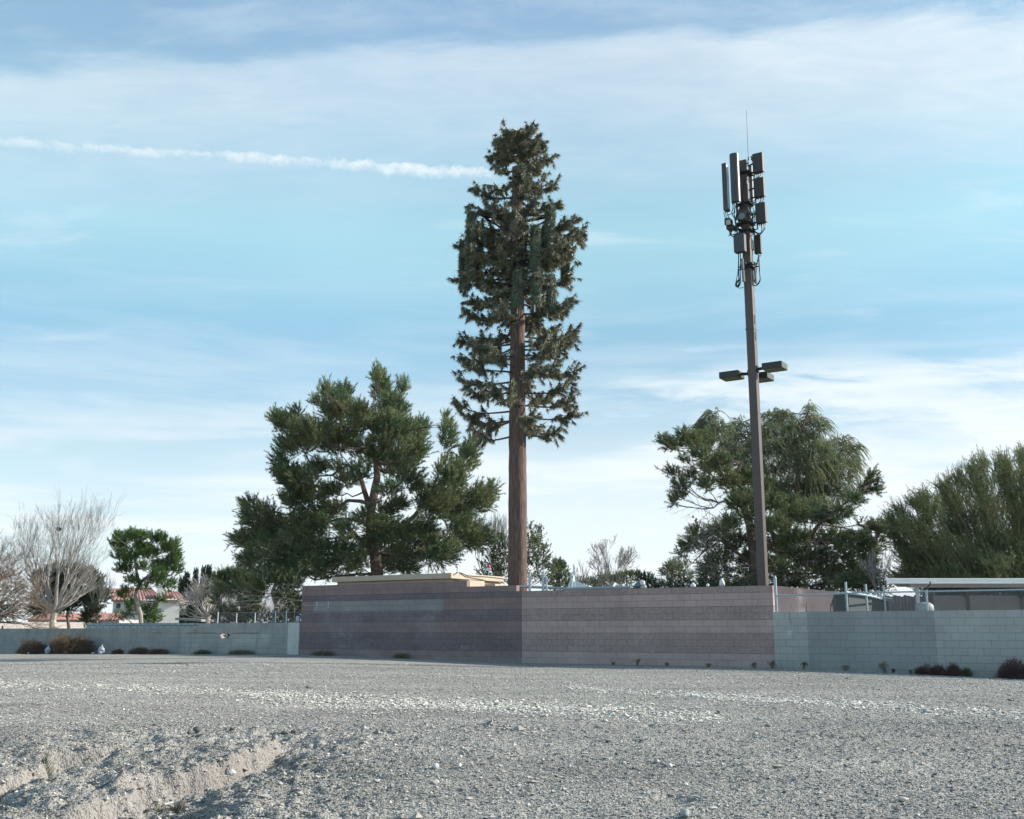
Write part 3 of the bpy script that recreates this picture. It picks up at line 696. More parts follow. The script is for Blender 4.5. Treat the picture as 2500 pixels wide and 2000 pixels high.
def blob_pts(n, c, rad, shell=.45):
    d = nrm(rng.normal(size=(n, 3))); r_ = rng.uniform(0, 1, (n, 1)) ** shell
    return c + d * r_ * rad, d
def plumes(mb, base, dirs, L_, nb, bl, bw, spread=.8, droop=0.0, along=.5, tw=None, quad=False):
    """each plume: a curved twig L_ long that carries nb thin blades"""
    n = len(base); dirs = nrm(dirs); L_ = np.broadcast_to(np.asarray(L_, float), (n,))
    t = rng.uniform(.05, 1, (n, nb))
    pos = base[:, None] + dirs[:, None] * (t * L_[:, None])[..., None]
    pos[..., 2] -= droop * L_[:, None] * t ** 2
    tan = nrm(dirs[:, None] + np.array([0, 0, -2 * droop]) * t[..., None])
    d = nrm(tan * along + spread * rng.normal(size=(n, nb, 3)) * .6)
    mb.blades(pos.reshape(-1, 3), d.reshape(-1, 3), bl * rng.uniform(.6, 1.25, n * nb), bw, quad)
    if tw is not None:
        k = 3; ts = np.linspace(0, 1, k + 1)
        q = base[:, None] + dirs[:, None] * (ts[None] * L_[:, None])[..., None]; q[..., 2] -= droop * L_[:, None] * ts[None] ** 2
        for i in range(k): tw.segs(q[:, i], q[:, i + 1], np.full(n, .010 * (1 - i / k) + .004), np.full(n, .010 * (1 - (i + 1) / k) + .003))
def crown(mb, D, blobs, dens, L_, nb, bl, bw, up=.6, out=.7, spread=.8, droop=0., along=.5, tw=None, quad=False, depth=None, seed=0, shell=.45, back=.5, ctr=None, gap=.0):
    """foliage masses at photo positions, spread in depth round the trunk"""
    g = np.random.default_rng(seed + 100)
    cs = []
    xs = np.array([b[0] for b in blobs]); xc = ctr[0] if ctr else xs.mean(); half = max(np.ptp(xs) / 2, 1)
    yc = ctr[1] if ctr else max(b[1] for b in blobs)
    cc = P(xc, yc, D)
    for b in blobs:
        x, y, rx, ry = b[:4]; m = MPP(y, D)
        room = math.sqrt(max(0, 1 - min(1, abs(x - xc) / half) ** 2)) * half * m * .65
        dd = b[4] if len(b) > 4 else g.uniform(-1, .8) * room
        for cp in range(2 if g.uniform() < back else 1):
            DD = D + (dd if cp == 0 else g.uniform(.1, 1) * room)
            c = P(x, y, DD); m2 = MPP(y, DD)
            rad = np.array([rx * m2, (rx + ry) * .5 * m2, ry * m2]) * (.92 if cp == 0 else .80)
            area = math.pi * rad[0] * rad[2] * 1.25; n = int(dens * area * (1 if cp == 0 else .5)) + 3
            p, d = blob_pts(n, c, rad, shell)
            if gap:
                k = fbm(p[:, 0] * 1.0 + p[:, 1] * .6, p[:, 2], 1.1, 2, seed + 5) > -.5 + gap; p, d = p[k], d[k]
            o_ = nrm(p - cc)
            dr = d * out * .6 + o_ * out * .6 + np.array([0, 0, up]) + .35 * rng.normal(size=p.shape)
            plumes(mb, p, dr, L_ * rng.uniform(.6, 1.3, len(p)), nb, bl, bw, spread, droop, along, tw, quad)
            if cp == 0: cs.append((c, rad))
    return cs
def limb(mb, a, b, r0, r1, n=6, sag=.12, seed=0, seg=7, wob=.05):
    a = np.array(a, float); b = np.array(b, float); t = np.linspace(0, 1, seg)[:, None]
    L_ = np.linalg.norm(b - a); g = np.random.default_rng(seed + 1)
    pts = a + (b - a) * t + np.array([0, 0, 1.]) * (np.sin(t * math.pi) * sag * L_) + g.normal(size=(seg, 3)) * wob * L_ * np.sin(t * math.pi) * .6
    mb.tube(pts, np.linspace(r0, r1, seg), n, cap=False); return pts
def limbs_to(mb, nodes, cs, r0, seed=0, frac=1.0, sag=-.06):
    """limbs from the trunk line out to the foliage masses"""
    g = np.random.default_rng(seed); nodes = np.array(nodes, float)
    for i, (c, rad) in enumerate(cs):
        if g.uniform() > frac: continue
        below = nodes[nodes[:, 2] < c[2] + .2]
        if not len(below): below = nodes[:1]
        dist = np.linalg.norm(below - c, axis=1) + .6 * np.abs(c[2] - below[:, 2]); a = below[np.argmin(dist)]
        L_ = np.linalg.norm(c - a); pts = limb(mb, a, c, min(r0, .015 + .010 * L_), .010, 5, sag, seed * 31 + i)
        k = 7; q, _ = blob_pts(k, c, rad * .8); st = pts[g.integers(3, 7, k)]
        mb.segs(st, q, np.full(k, .012), np.full(k, .005))

def grow(mb, p, d, ln, r_, lv, maxlv, g, up=.18, split=(2, 4), ang=.5, shrink=.72, nodes=None, wob=.10, minr=.004, tips=None):
    """bare branching: recursive, each branch in three bent pieces"""
    seg = 4 if lv < maxlv else 3; pts = [np.array(p, float)]; dd = np.array(d, float)
    rs = np.linspace(r_, r_ * .62, seg + 1)
    for i in range(seg):
        dd = dd + g.normal(size=3) * wob + np.array([0, 0, up * .35]); dd /= np.linalg.norm(dd); pts.append(pts[-1] + dd * ln / seg)
    if lv <= 2: mb.tube(pts, rs, 6 if lv < 2 else 5, cap=False)
    else: mb.segs(np.array(pts[:-1]), np.array(pts[1:]), rs[:-1], rs[1:])
    if nodes is not None: nodes.append(pts[-1])
    if lv >= maxlv:
        if tips is not None: tips.append((pts[-1], dd.copy()))
        return
    k = g.integers(split[0], split[1] + 1)
    for i in range(k):
        j = seg if i < 2 else g.integers(1, seg + 1)
        ax = nrm(np.cross(dd, g.normal(size=3))); a = ang * g.uniform(.5, 1.35) * (1 if i else .55)
        nd = dd * math.cos(a) + ax * math.sin(a); nd[2] += up; nd /= np.linalg.norm(nd)
        grow(mb, pts[j], nd, ln * shrink * g.uniform(.8, 1.2), max(rs[j] * (.78 if i == 0 else .6), minr), lv + 1, maxlv, g, up, split, ang, shrink, nodes, wob, minr, tips)

def trunkpts(D, pix):
    return np.array([P(x, y, D) if len(q) == 0 else P(x, y, D + q[0]) for x, y, *q in pix])
def base_of(x, D): return np.array([P(x, 1542, D)[0], D, 0.0])
def down(pts):     # run a trunk down to the ground
    a = pts[0].copy(); a[2] = -.1; return np.vstack([[a], pts])

def Z2(blobs, ox, oy, sc): return [(ox + b[0] * sc, oy + b[1] * sc, b[2] * sc, b[3] * sc) + tuple(b[4:]) for b in blobs]

# --- the big pine behind the shelter
D = 58.0
root = thing('pine_tree', base_of(922, D), 'large spreading pine with several trunks rising behind the beige equipment shelter', 'tree')
bl_ = Z2([(925,215,42,95),(905,150,20,45),(990,330,80,90),(1040,215,25,50),(1080,470,80,90),(1135,430,30,60),(960,430,100,90),(700,330,85,100),(640,240,25,55),(735,240,45,40),(600,290,35,30),(820,370,80,80),
  (440,410,75,55),(485,345,25,30),(380,380,25,35),(560,450,110,65),(480,520,110,55),(700,490,150,85),(900,560,140,80),(1060,590,85,80),(1110,540,60,60),(400,600,40,50),(500,700,120,60),(425,665,60,50),(600,640,60,40),(520,800,140,65),(660,760,60,50),
  (1080,700,80,75),(1000,640,80,60),(300,880,85,55),(240,830,38,35),(235,900,40,40),(350,960,120,75),(250,1020,90,45),(180,1005,40,22),(540,950,140,85),(400,1080,170,85),(250,1120,70,40),(600,1080,150,75),(740,1080,60,60),
  (960,980,130,80),(1100,1010,120,95),(1200,820,110,95),(1290,690,85,110),(1275,480,42,95),(1270,400,18,40),(1380,580,50,80),(1410,490,18,35),(1320,850,105,90),(1440,800,75,75),(1500,760,28,50),(1370,980,115,85),(1450,1020,60,50),(1230,1070,120,80),(1000,1110,110,60),
  (430,1180,115,55),(560,1150,90,45),(880,1040,60,50),(850,900,60,45),(950,870,60,40),(620,880,50,40),(1150,960,70,60),(700,640,45,35),(760,700,55,40),(690,860,60,40),(740,960,60,50),(820,660,50,50),(960,760,60,45),(1010,830,50,40),(800,1130,80,50),(1050,1160,90,30),(640,1180,80,30)], 500, 850, .4638)
fo = MB(); tw = MB()
cs = crown(fo, D, bl_, 88, .54, 42, .18, .027, up=.55, out=.75, spread=.75, along=.75, tw=tw, seed=1, ctr=(920, 1240), back=.7)
tk = MB(); G = D
n1 = down(trunkpts(D, [(921, 1402), (915, 1350), (905, 1300), (905, 1250), (916, 1190), (921, 1165), (918, 1130), (905, 1095), (915, 1040)]))
tk.tube(n1, np.linspace(.36, .10, len(n1)), 8)
n2 = trunkpts(D, [(898, 1345), (868, 1310), (846, 1285), (820, 1272)]); tk.tube(n2, [.17, .16, .12, .07], 7)
n3 = trunkpts(D - .5, [(904, 1232), (882, 1224), (850, 1222), (822, 1240), (800, 1262)]); tk.tube(n3, [.12, .11, .09, .06, .03], 6)
n4 = trunkpts(D - .5, [(888, 1275), (860, 1268), (825, 1268), (796, 1276)]); tk.tube(n4, [.13, .12, .08, .05], 6)
n5 = trunkpts(D + .3, [(903, 1240), (890, 1200), (876, 1150), (850, 1135), (810, 1160)]); tk.tube(n5, [.18, .15, .12, .07, .04], 6)
n6 = trunkpts(D, [(915, 1290), (975, 1288), (1010, 1262), (1030, 1235), (1060, 1190)]); tk.tube(n6, [.16, .14, .12, .10, .05], 6)
nodes = np.vstack([n1, n2, n3, n4, n5, n6]); limbs_to(tk, nodes, cs, .10, 3)
tk.build('trunk', m_bark_r, root); fo.build('crown', m_pine, root); tw.build('twigs', m_bark, root)
dd = MB(); g = np.random.default_rng(5)
for px_, py_, n in ((880, 1350, 7), (860, 1330, 6), (1010, 1345, 6), (970, 1290, 6), (840, 1400, 6), (790, 1290, 5), (1100, 1300, 4), (690, 1330, 4)):
    for i in range(n):
        a = P(px_, py_, D - 1.2); d = nrm(np.array([g.normal() * .9, g.normal() * .4, g.normal() * .5 - .1])); grow(dd, a, d, 1.1, .016, 3, 5, g, up=-.12, split=(2, 3), ang=.5, shrink=.7, minr=.006)
dd.build('dead_branches', m_dead, root)

# --- low pines left of the compound
for k, (px_, D, bl0, lab) in enumerate(((585, 62, [(560,1412,28,14),(540,1418,16,14),(583,1403,22,13),(610,1412,24,14),(570,1440,38,18),(615,1440,26,18),(600,1425,30,14),(545,1445,20,14),(575,1470,24,12),(535,1470,14,10),(610,1480,22,14),(560,1495,24,12),(600,1500,24,12)], 'low bushy pine with grey limbs at the left foot of the large pine'),
      (668, 55, [(640,1405,30,12),(690,1412,44,14),(660,1432,48,18),(715,1435,24,24),(640,1460,38,20),(690,1465,42,22),(725,1475,20,26),(660,1492,42,18),(710,1502,28,16),(620,1440,24,18),(630,1500,20,14)], 'dense low pine with drooping brown branches tight against the purple wall corner'))):
    root = thing('pine_tree', base_of(px_, D), lab, 'tree'); fo = MB(); tk = MB()
    cs = crown(fo, D, bl0, 110, .5, 50, .13, .022, up=.3, out=.7, spread=.8, seed=20 + k, ctr=(px_, 1500), back=.6, gap=.12)
    n1 = down(trunkpts(D, [(px_, 1520), (px_ + 6, 1480), (px_ - 4, 1450), (px_ + 4, 1420)])); tk.tube(n1, np.linspace(.16, .05, len(n1)), 6); limbs_to(tk, n1, cs, .07, 7 + k)
    g = np.random.default_rng(40 + k)
    for i in range(24): grow(tk, P(px_ + g.uniform(-50, 55), 1440 + g.uniform(0, 60), D - 1), nrm(g.normal(size=3) * [1, .5, .6]), .8, .014, 3, 5, g, up=0, ang=.5)
    tk.build('trunk', m_bark_g, root); fo.build('crown', m_oldpine if k else m_pine, root)

# --- flat-topped pine on the left
D = 75.0
root = thing('pine_tree', base_of(345, D), 'bright green flat-topped pine with a crooked bare trunk in front of the red-roofed house', 'tree'); fo = MB(); tk = MB()
bl0 = Z2([(830,610,28,35),(860,640,65,42),(960,615,90,42),(930,600,50,30),(1090,630,80,42),(1140,620,30,25),(1180,690,70,50),(1230,660,22,28),(1220,760,55,60),(850,700,65,38),(790,670,28,22),(900,760,80,45),(820,750,35,25),(1030,730,90,50),(880,840,70,35),(1130,820,90,50),(1230,840,45,50),(930,920,50,30),(1080,920,70,45),(1180,950,65,40),(1120,880,60,40),(990,690,80,45),(1000,820,50,40),(890,990,50,22),(870,1030,40,18),(1010,960,40,25),
   (1060,1130,60,45,1.2),(930,1090,50,35,1.5),(1080,1190,50,32,.8),(1035,1180,30,30,1.2),(1140,1050,50,25,1),(920,1140,40,25,1.4),(880,1180,30,18,1)], 0, 1100, .3478)
cs = crown(fo, D, bl0, 85, .42, 40, .15, .030, up=.7, out=.55, spread=.75, seed=3, ctr=(350, 1420), back=.3)
n1 = down(trunkpts(D, [(345, 1533), (343, 1500), (333, 1468), (331, 1453), (340, 1425), (334, 1400), (328, 1362), (324, 1340)])); tk.tube(n1, [.17, .16, .15, .15, .14, .12, .10, .06, .03], 8)
n2 = trunkpts(D, [(340, 1425), (355, 1412), (372, 1400), (377, 1380), (370, 1360)]); tk.tube(n2, [.12, .11, .09, .06, .03], 6)
limbs_to(tk, np.vstack([n1, n2]), cs, .05, 9); tk.build('trunk', m_bark_g, root); fo.build('crown', m_pine2, root)

# --- tall leafless tree
def bare(name, x, D, label, fan, r0, ln, maxlv, seed, m, m2=None, group=None, up=.20, ang=.42, shrink=.74, base_y=None, split=(2, 4), trunk=None, minr=.005, depth=1.0, wob=.08):
    root = thing(name, base_of(x, D), label, 'tree', group); mb = MB(); tk = MB(); g = np.random.default_rng(seed)
    b = base_of(x, D); top = P(trunk[-1][0], trunk[-1][1], D) if trunk else P(x, base_y, D)
    pts = down(np.array([P(q[0], q[1], D) for q in trunk])) if trunk else np.array([b + [0, 0, -.1], (b + top) / 2 + g.normal(size=3) * .05, top])
    tk.tube(pts, np.linspace(r0, r0 * .8, len(pts)), 8, cap=False)
    tips = []
    for i in range(len(fan)):
        a = fan[i][0]; q = fan[i][1] if len(fan[i]) > 1 else 1.0
        d = nrm(np.array([math.sin(a), g.uniform(-1, 1) * .45 * depth, math.cos(a)])); st = pts[-1] + (pts[-2] - pts[-1]) * g.uniform(0, .35)
        grow(mb, st, d, ln * q, r0 * .42, 1, maxlv, g, up, split, ang, shrink, None, wob, minr, tips)
    tk.build('trunk', m, root); mb.build('branches', m2 or m, root); return root, tips
root, tips = bare('bare_tree', 130, 70.0, 'tall fan-shaped leafless tree with pale limbs, tallest of the bare trees on the left',
    [(-1.2, .95), (-1.0, 1.1), (-.80, 1.15), (-.62, 1.2), (-.45, 1.3), (-.30, 1.4), (-.16, 1.45), (-.04, 1.45), (.07, 1.4), (.19, 1.3), (.33, 1.2), (.48, 1.05), (.66, .85), (.86, .7), (1.05, .55)], .26, 1.62, 6, 77, m_bark_p, m_greyt, up=.115, ang=.47, shrink=.74,
    trunk=[(130, 1533), (129, 1515), (133, 1492)], minr=.0055)
m_nest = mat('nest_twigs', (.13, .09, .05), .95, .3, 20)
mb = MB(); c = P(144, 1292, 70); q = nrm(rng.normal(size=(160, 3))); mb.segs(c + q * [.16, .16, .12], c + nrm(q + .9 * rng.normal(size=q.shape)) * [.17, .17, .13], np.full(160, .012), np.full(160, .01))
o = mb.build('bird_nest', m_nest, at=c); tag(o, 'small brown bird nest high in the tall leafless tree', 'nest')
# brown tangled tree at the very left
root, tips = bare('bare_tree', -62, 66.0, 'brown tangled leafless tree cut by the left edge of the frame', [(a, .9) for a in (-1.2, -.9, -.6, -.3, -.1, .1, .25, .4, .55, .7, .85, 1.0, 1.15, 1.3, 1.45, 1.6)], .24, 1.75, 6, 21, m_bark, m_deadb, up=.02, ang=.5, shrink=.74, base_y=1500, minr=.007)
mb = MB(); crown(mb, 66, [(20,1440,60,40),(-10,1400,60,30),(60,1460,30,30),(10,1485,50,25),(-40,1440,60,60)], 40, .4, 30, .1, .018, up=0, seed=31); mb.build('dead_foliage', m_deadb, root)
mb = MB(); crown(mb, 67, [(10,1500,45,20),(25,1490,25,20),(-30,1500,40,26)], 60, .4, 40, .1, .02, up=0, seed=32); root = thing('shrub', base_of(5, 67), 'dark evergreen shrub under the tangled tree at the left edge', 'shrub'); mb.build('crown', m_dark, root)
mb = MB(); mb.cyl(base_of(5, 67) + [0, 0, -.1], base_of(5, 67) + [0, 0, 1.4], .1, .05, 6); mb.build('trunk', m_bark, root)

def roundtree(name, x, D, blobs, label, m, mb_, dens=95, L_=.4, nb=46, bl=.12, bw=.027, ht=None, up=.35, quad=False, cat='tree', seed=0, tr=.14, trunk=None, group=None, gap=0.0, back=.6, droop=0.0, spread=.8, along=.5, out=.7):
    root = thing(name, base_of(x, D), label, cat, group); fo = MB(); tk = MB()
    cs = crown(fo, D, blobs, dens, L_, nb, bl, bw, up=up, out=out, spread=spread, quad=quad, seed=seed, back=back, gap=gap, droop=droop, along=along)
    yt = sum(b[1] for b in blobs) / len(blobs)
    n1 = down(np.array([P(q[0], q[1], D) for q in (trunk or [(x, 1530), (x + 2, (1530 + yt) / 2), (x, yt)])])); tk.tube(n1, np.linspace(tr, tr * .45, len(n1)), 7); limbs_to(tk, n1, cs, .07, seed + 60)
    tk.build('trunk', mb_, root); fo.build('crown', m, root); return root
roundtree('evergreen_tree', 172, 79, [(110,1415,35,26),(150,1398,45,22),(195,1400,38,22),(225,1418,24,20),(140,1435,50,24),(190,1440,45,26),(235,1430,16,16),(120,1470,42,26),(165,1480,36,22),(210,1465,26,18),(95,1490,30,18)], 'dark round evergreen with a forked trunk seen through the tall leafless tree', m_dark, m_bark, dens=95, seed=51, trunk=[(168, 1530), (164, 1505), (166, 1470)])
roundtree('evergreen_tree', 240, 78, [(240,1455,24,14),(255,1450,12,9),(225,1465,15,12),(240,1472,22,12)], 'small dark flat-crowned tree before the left end of the red roof', m_dark, m_bark, seed=52, tr=.09, trunk=[(236, 1532), (235, 1500), (240, 1470)])
roundtree('evergreen_tree', 222, 72, [(222,1500,20,14),(212,1512,14,12),(232,1490,14,12),(225,1520,12,8)], 'small dark bush-like tree beside the forked trunk over the white garden wall', m_dark, m_bark, seed=53, tr=.06)
roundtree('young_tree', 283, 72, [(283,1507,9,6),(276,1514,7,4),(292,1502,7,5),(285,1498,6,5)], 'tiny young tree in front of the striped garden wall', m_olive, m_bark, seed=54, tr=.03, bl=.07, bw=.012, trunk=[(285, 1533), (286, 1520), (283, 1505)])
bare('bare_tree', 237, 73.0, 'thin young leafless tree with a pale trunk left of the house', [(-.5,), (-.25,), (.0,), (.25,), (.5,)], .05, .9, 5, 91, m_bark_p, m_whitet, up=.25, ang=.3, base_y=1505, minr=.008)
# pale leafless shrubs right of the house
bare('bare_tree', 508, 66.0, 'whitish leafless tree with a dense rounded crown right of the house', [(a, 1.0) for a in (-1.5, -1.2, -1.0, -.8, -.6, -.4, -.2, 0, .15, .35, .55, .8, 1.05, 1.3)], .17, .74, 6, 55, m_bark_p, m_whitet, up=.07, ang=.42, shrink=.76, base_y=1500, minr=.010, wob=.12)
bare('bare_tree', 592, 64.0, 'smaller whitish leafless tree tangled in the low pine', [(a, 1.0) for a in (-1.1, -.7, -.4, 0, .3, .6, 1.0)], .12, .72, 5, 56, m_bark_p, m_whitet, up=.10, ang=.45, base_y=1495, minr=.009, wob=.12)
# cypresses
def cypress(x, yt, w, D, k):
    root = thing('cypress_tree', base_of(x, D), CYL[k], 'tree', 'column cypresses behind the house'); mb = MB(); b = base_of(x, D); top = P(x, yt, D)
    h = top[2]; n = 420; z = rng.uniform(.02, 1, n) ** .85; m = MPP(1450, D); rad = w / 2 * m * np.minimum(1, (1 - z) ** .62 * 1.25 + .02)
    a = rng.uniform(0, 6.28, n); rr = rad * rng.uniform(.5, 1, n)
    p = np.stack([b[0] + np.cos(a) * rr, D + np.sin(a) * rr, z * (h - .7)], 1); d = np.stack([np.cos(a) * .25, np.sin(a) * .25, np.ones(n)], 1)
    plumes(mb, p, d, .9, 26, .22, .05, spread=.35, along=1.2); mb.build('crown', m_cyp, root)
    t = MB(); t.cyl(b + [0, 0, -.1], b + [0, 0, h * .8], .12, .03, 6); t.build('trunk', m_bark, root)
CYL = ['leftmost dark cypress, half hidden by the flat-topped pine', 'second cypress from the left, broad and dark', 'short cypress between the second and the slim fourth one', 'slim pointed cypress standing a little apart in the row', 'fifth cypress from the left with a broad foot', 'tallest cypress of the row', 'short cypress leaning on the right side of the tallest', 'rightmost cypress, alone beside the low bushy pine']
for k, (x, yt, w) in enumerate(((436, 1408, 12), (449, 1399, 15), (461, 1421, 13), (470, 1390, 10), (489, 1386, 13), (502, 1382, 13), (511, 1396, 9), (529, 1399, 13))): cypress(x, yt, w, 120 + 3 * (k % 3), k)

# --- trees behind the trunk of the disguised mast
roundtree('broadleaf_tree', 1262, 64, [(1290,1310,22,20),(1312,1325,16,18),(1300,1345,26,24),(1326,1352,16,18),(1285,1370,26,26),(1318,1380,24,24),(1334,1398,14,18),(1260,1340,20,22),(1225,1320,18,16),(1215,1345,24,22),(1235,1370,26,28),(1200,1375,22,24),(1190,1400,24,24),(1225,1405,30,22),(1280,1410,34,22),(1322,1418,20,14),(1318,1303,6,10),(1285,1292,8,8)],
   'loose olive-green broadleaf tree behind the brown trunk of the tree-shaped mast', m_olive, m_bark_g, dens=42, L_=.5, nb=26, bl=.10, bw=.045, quad=True, seed=61, up=.5, gap=.1)
root, _ = bare('bare_tree', 1208, 70.0, 'leafless grey treetop between the large pine and the tree-shaped mast', [(a, .9) for a in (-.5, -.3, -.1, .1, .3, .5)], .15, 1.7, 5, 62, m_bark_g, m_greyt, up=.25, ang=.3, base_y=1420, minr=.010)
roundtree('evergreen_tree', 1366, 95, [(1362,1378,16,10),(1374,1382,10,12),(1358,1395,14,14),(1372,1400,14,16),(1360,1415,16,12),(1382,1420,16,10),(1392,1412,8,10),(1378,1432,24,10),(1355,1430,16,12)], 'dark green square-topped tree right of the tree-shaped mast', m_pine, m_bark, dens=60, seed=63, bl=.14, bw=.03)
bare('bare_tree', 1490, 115.0, 'distant leafless tree standing alone against the sky between mast and light pole', [(-.8, 1.0), (-.55, 1.15), (-.3, 1.1), (-.1, 1.2), (.12, 1.15), (.35, 1.2), (.6, 1.1), (.85, 1.0)], .16, 1.35, 6, 64, m_bark_g, mat('rosy_twigs', (.30, .24, .22), .9, .1, 3), up=.10, ang=.42, shrink=.70, base_y=1415, minr=.012)
for k, (x, D_, bb, lab, mm) in enumerate(((1415, 100, [(1410,1422,20,9),(1428,1420,14,8),(1440,1426,16,8),(1400,1428,14,8)], 'grey-green hedge top just right of the tall steel vent pole', m_olive),
       (1475, 98, [(1460,1418,20,10),(1480,1414,18,10),(1498,1416,18,10),(1470,1428,26,10)], 'rounded green treetop below the distant leafless tree', m_pine),
       (1530, 96, [(1515,1412,18,10),(1535,1406,20,9),(1550,1404,16,8),(1525,1422,24,12)], 'bright green treetop in the middle of the low row', m_pine),
       (1580, 94, [(1565,1410,16,9),(1580,1414,16,10),(1590,1424,14,10),(1570,1426,20,12)], 'dark green treetop at the right end of the low row beside the mountain gap', m_dark))):
    roundtree('evergreen_tree', x, D_, bb, lab, mm, m_bark, dens=55, seed=70 + k, bl=.14, bw=.03, group='low treetops above the tan wall')
for k, (x, lab) in enumerate(((1418, 'pale leafless shrub in front of the grey-green hedge top'), (1470, 'pale leafless shrub in front of the rounded green treetop'), (1492, 'second pale leafless shrub, right of the one at the rounded treetop'))):
    bare('bare_shrub', x, 80.0, lab, [(-.4, .8), (-.2, 1), (0, 1), (.2, 1), (.45, .8)], .04, 1.1, 4, 95 + k, m_bark_p, m_dead, up=.25, ang=.25, base_y=1470, minr=.010, group='pale shrubs above the tan wall')
roundtree('evergreen_tree', 1640, 80, [(1630,1388,20,9),(1648,1380,22,9),(1665,1388,20,10),(1640,1400,28,11),(1668,1405,24,12),(1625,1402,14,8),(1648,1418,26,10),(1680,1420,18,12)], 'small dark bushy tree left of the tall pine, beside the mountain gap', m_pine, m_bark, dens=60, seed=75, bl=.13, bw=.026)

# --- the tall pine and the weeping tree behind the light pole
D = 54.0
root = thing('pine_tree', base_of(1846, D), 'ragged pine with cones, dead twigs and long bare limbs behind the square light pole', 'tree'); fo = MB(); tk = MB(); tw = MB()
bl0 = Z2([(160,290,25,22),(200,315,50,32),(255,300,45,40),(270,255,30,22),(320,290,50,45),(390,300,60,60),(370,370,60,50),(175,450,36,26),(220,475,40,24),(260,540,45,40),(310,490,40,35),(250,600,45,26),(215,635,25,15),(290,410,40,30),(420,440,60,50),(400,530,50,40),
   (520,520,55,60),(640,620,80,50),(700,540,60,50),(760,650,80,50),(620,500,60,60),(480,420,60,60),(860,640,70,40),(900,700,90,45),(780,760,80,50),(980,690,70,40),(1060,720,80,40),(1150,680,60,30),(1210,620,50,30),(1270,560,45,30),(1315,500,30,35),(1335,560,20,25),(1320,450,12,22),
   (340,810,40,40),(310,870,55,35),(270,920,30,16),(400,860,45,40),(460,800,60,50),(540,760,60,50),(560,860,80,50),(480,940,80,50),(640,960,60,70),(780,880,80,60),(760,980,80,50),(880,830,90,50),(900,930,100,60),(1000,850,90,55),(1020,950,100,55),(1120,830,80,50),(1150,910,90,55),(1230,840,70,45),(1280,900,70,50),(1330,780,60,35),(1380,760,50,25),(1350,850,40,30),(1260,750,40,20),(700,780,60,50),(640,700,60,50),(560,640,50,50),(1180,1040,100,40),(850,1060,90,30),(460,1090,80,20),(600,1090,80,20),(1280,1040,60,30),(1180,1000,90,45),(1060,1030,100,40),(900,1030,100,40),(640,1050,60,30),(520,1030,90,40),(400,1000,60,40),(420,1060,80,25),(1290,960,50,35),(820,720,40,30)], 1550, 950, .4406)
cs = crown(fo, D, bl0, 92, .44, 40, .16, .026, up=.25, out=.75, spread=.85, tw=tw, seed=8, ctr=(1846, 1400), back=.7, gap=.10)
n1 = down(trunkpts(D, [(1845, 1425), (1842, 1380), (1838, 1330), (1830, 1280), (1815, 1240), (1795, 1200), (1788, 1170), (1810, 1130)])); tk.tube(n1, np.linspace(.34, .08, len(n1)), 8)
n2 = trunkpts(D - .8, [(1872, 1340), (1885, 1328), (1925, 1316), (1965, 1309), (1985, 1300), (2000, 1280), (2035, 1250), (2075, 1220), (2110, 1195)]); tk.tube(n2, [.15, .15, .14, .13, .11, .09, .07, .05, .03], 7)
n3 = trunkpts(D - .5, [(1812, 1262), (1800, 1248), (1790, 1230), (1772, 1222), (1755, 1228), (1742, 1240)])
n4 = trunkpts(D, [(1850, 1390), (1800, 1350), (1760, 1320), (1720, 1345), (1690, 1375)]); tk.tube(n4, [.12, .09, .06, .04, .02], 6)
limbs_to(tk, np.vstack([n1, n2, n3, n4]), cs, .08, 11); tk.build('trunk', m_bark, root); fo.build('crown', m_oldpine, root); tw.build('twigs', m_bark, root)
mb = MB(); mb.tube(n3, [.09, .085, .08, .07, .05, .03], 7); mb.tube(trunkpts(D - .5, [(1742, 1240), (1732, 1226), (1716, 1208)]), [.025, .02, .012], 5); mb.build('pale_limb', m_bark_p, root)
dd = MB(); g = np.random.default_rng(15)
for px_, py_, n in ((1720, 1250, 12), (1740, 1300, 12), (1710, 1330, 8), (1760, 1380, 12), (1820, 1390, 10), (1990, 1310, 6), (2080, 1300, 8), (1930, 1370, 8), (2030, 1400, 8)):
    for i in range(n): grow(dd, P(px_ + g.normal() * 14, py_ + g.normal() * 10, D - 1.5), nrm(np.array([g.normal() * .8, g.normal() * .5, g.normal() * .6 - .3])), .95, .014, 3, 5, g, up=-.10, split=(2, 3), ang=.5, minr=.007)
dd.build('dead_branches', m_dead, root)
for px_, py_ in ((1793, 1135), (1800, 1133), (1806, 1150), (1692, 1262), (1698, 1272), (1700, 1268), (1758, 1140), (1900, 1155), (1903, 1158), (1875, 1165), (1724, 1078), (1690, 1112), (2098, 1216), (1765, 1405), (1640, 1155), (1655, 1098)):
    mb = MB(); c = P(px_, py_, D - 1.8); mb.tube([c + [0, 0, .07], c + [0, 0, .03], c - [0, 0, .03], c - [0, 0, .07]], [.02, .05, .045, .01], 6); mb.build('pine_cone', m_nest, root)
D = 60.0
root = thing('weeping_tree', base_of(1905, D), 'airy weeping tree with fine hanging leaves rising above the ragged pine', 'tree'); fo = MB(); tk = MB(); tw = MB()
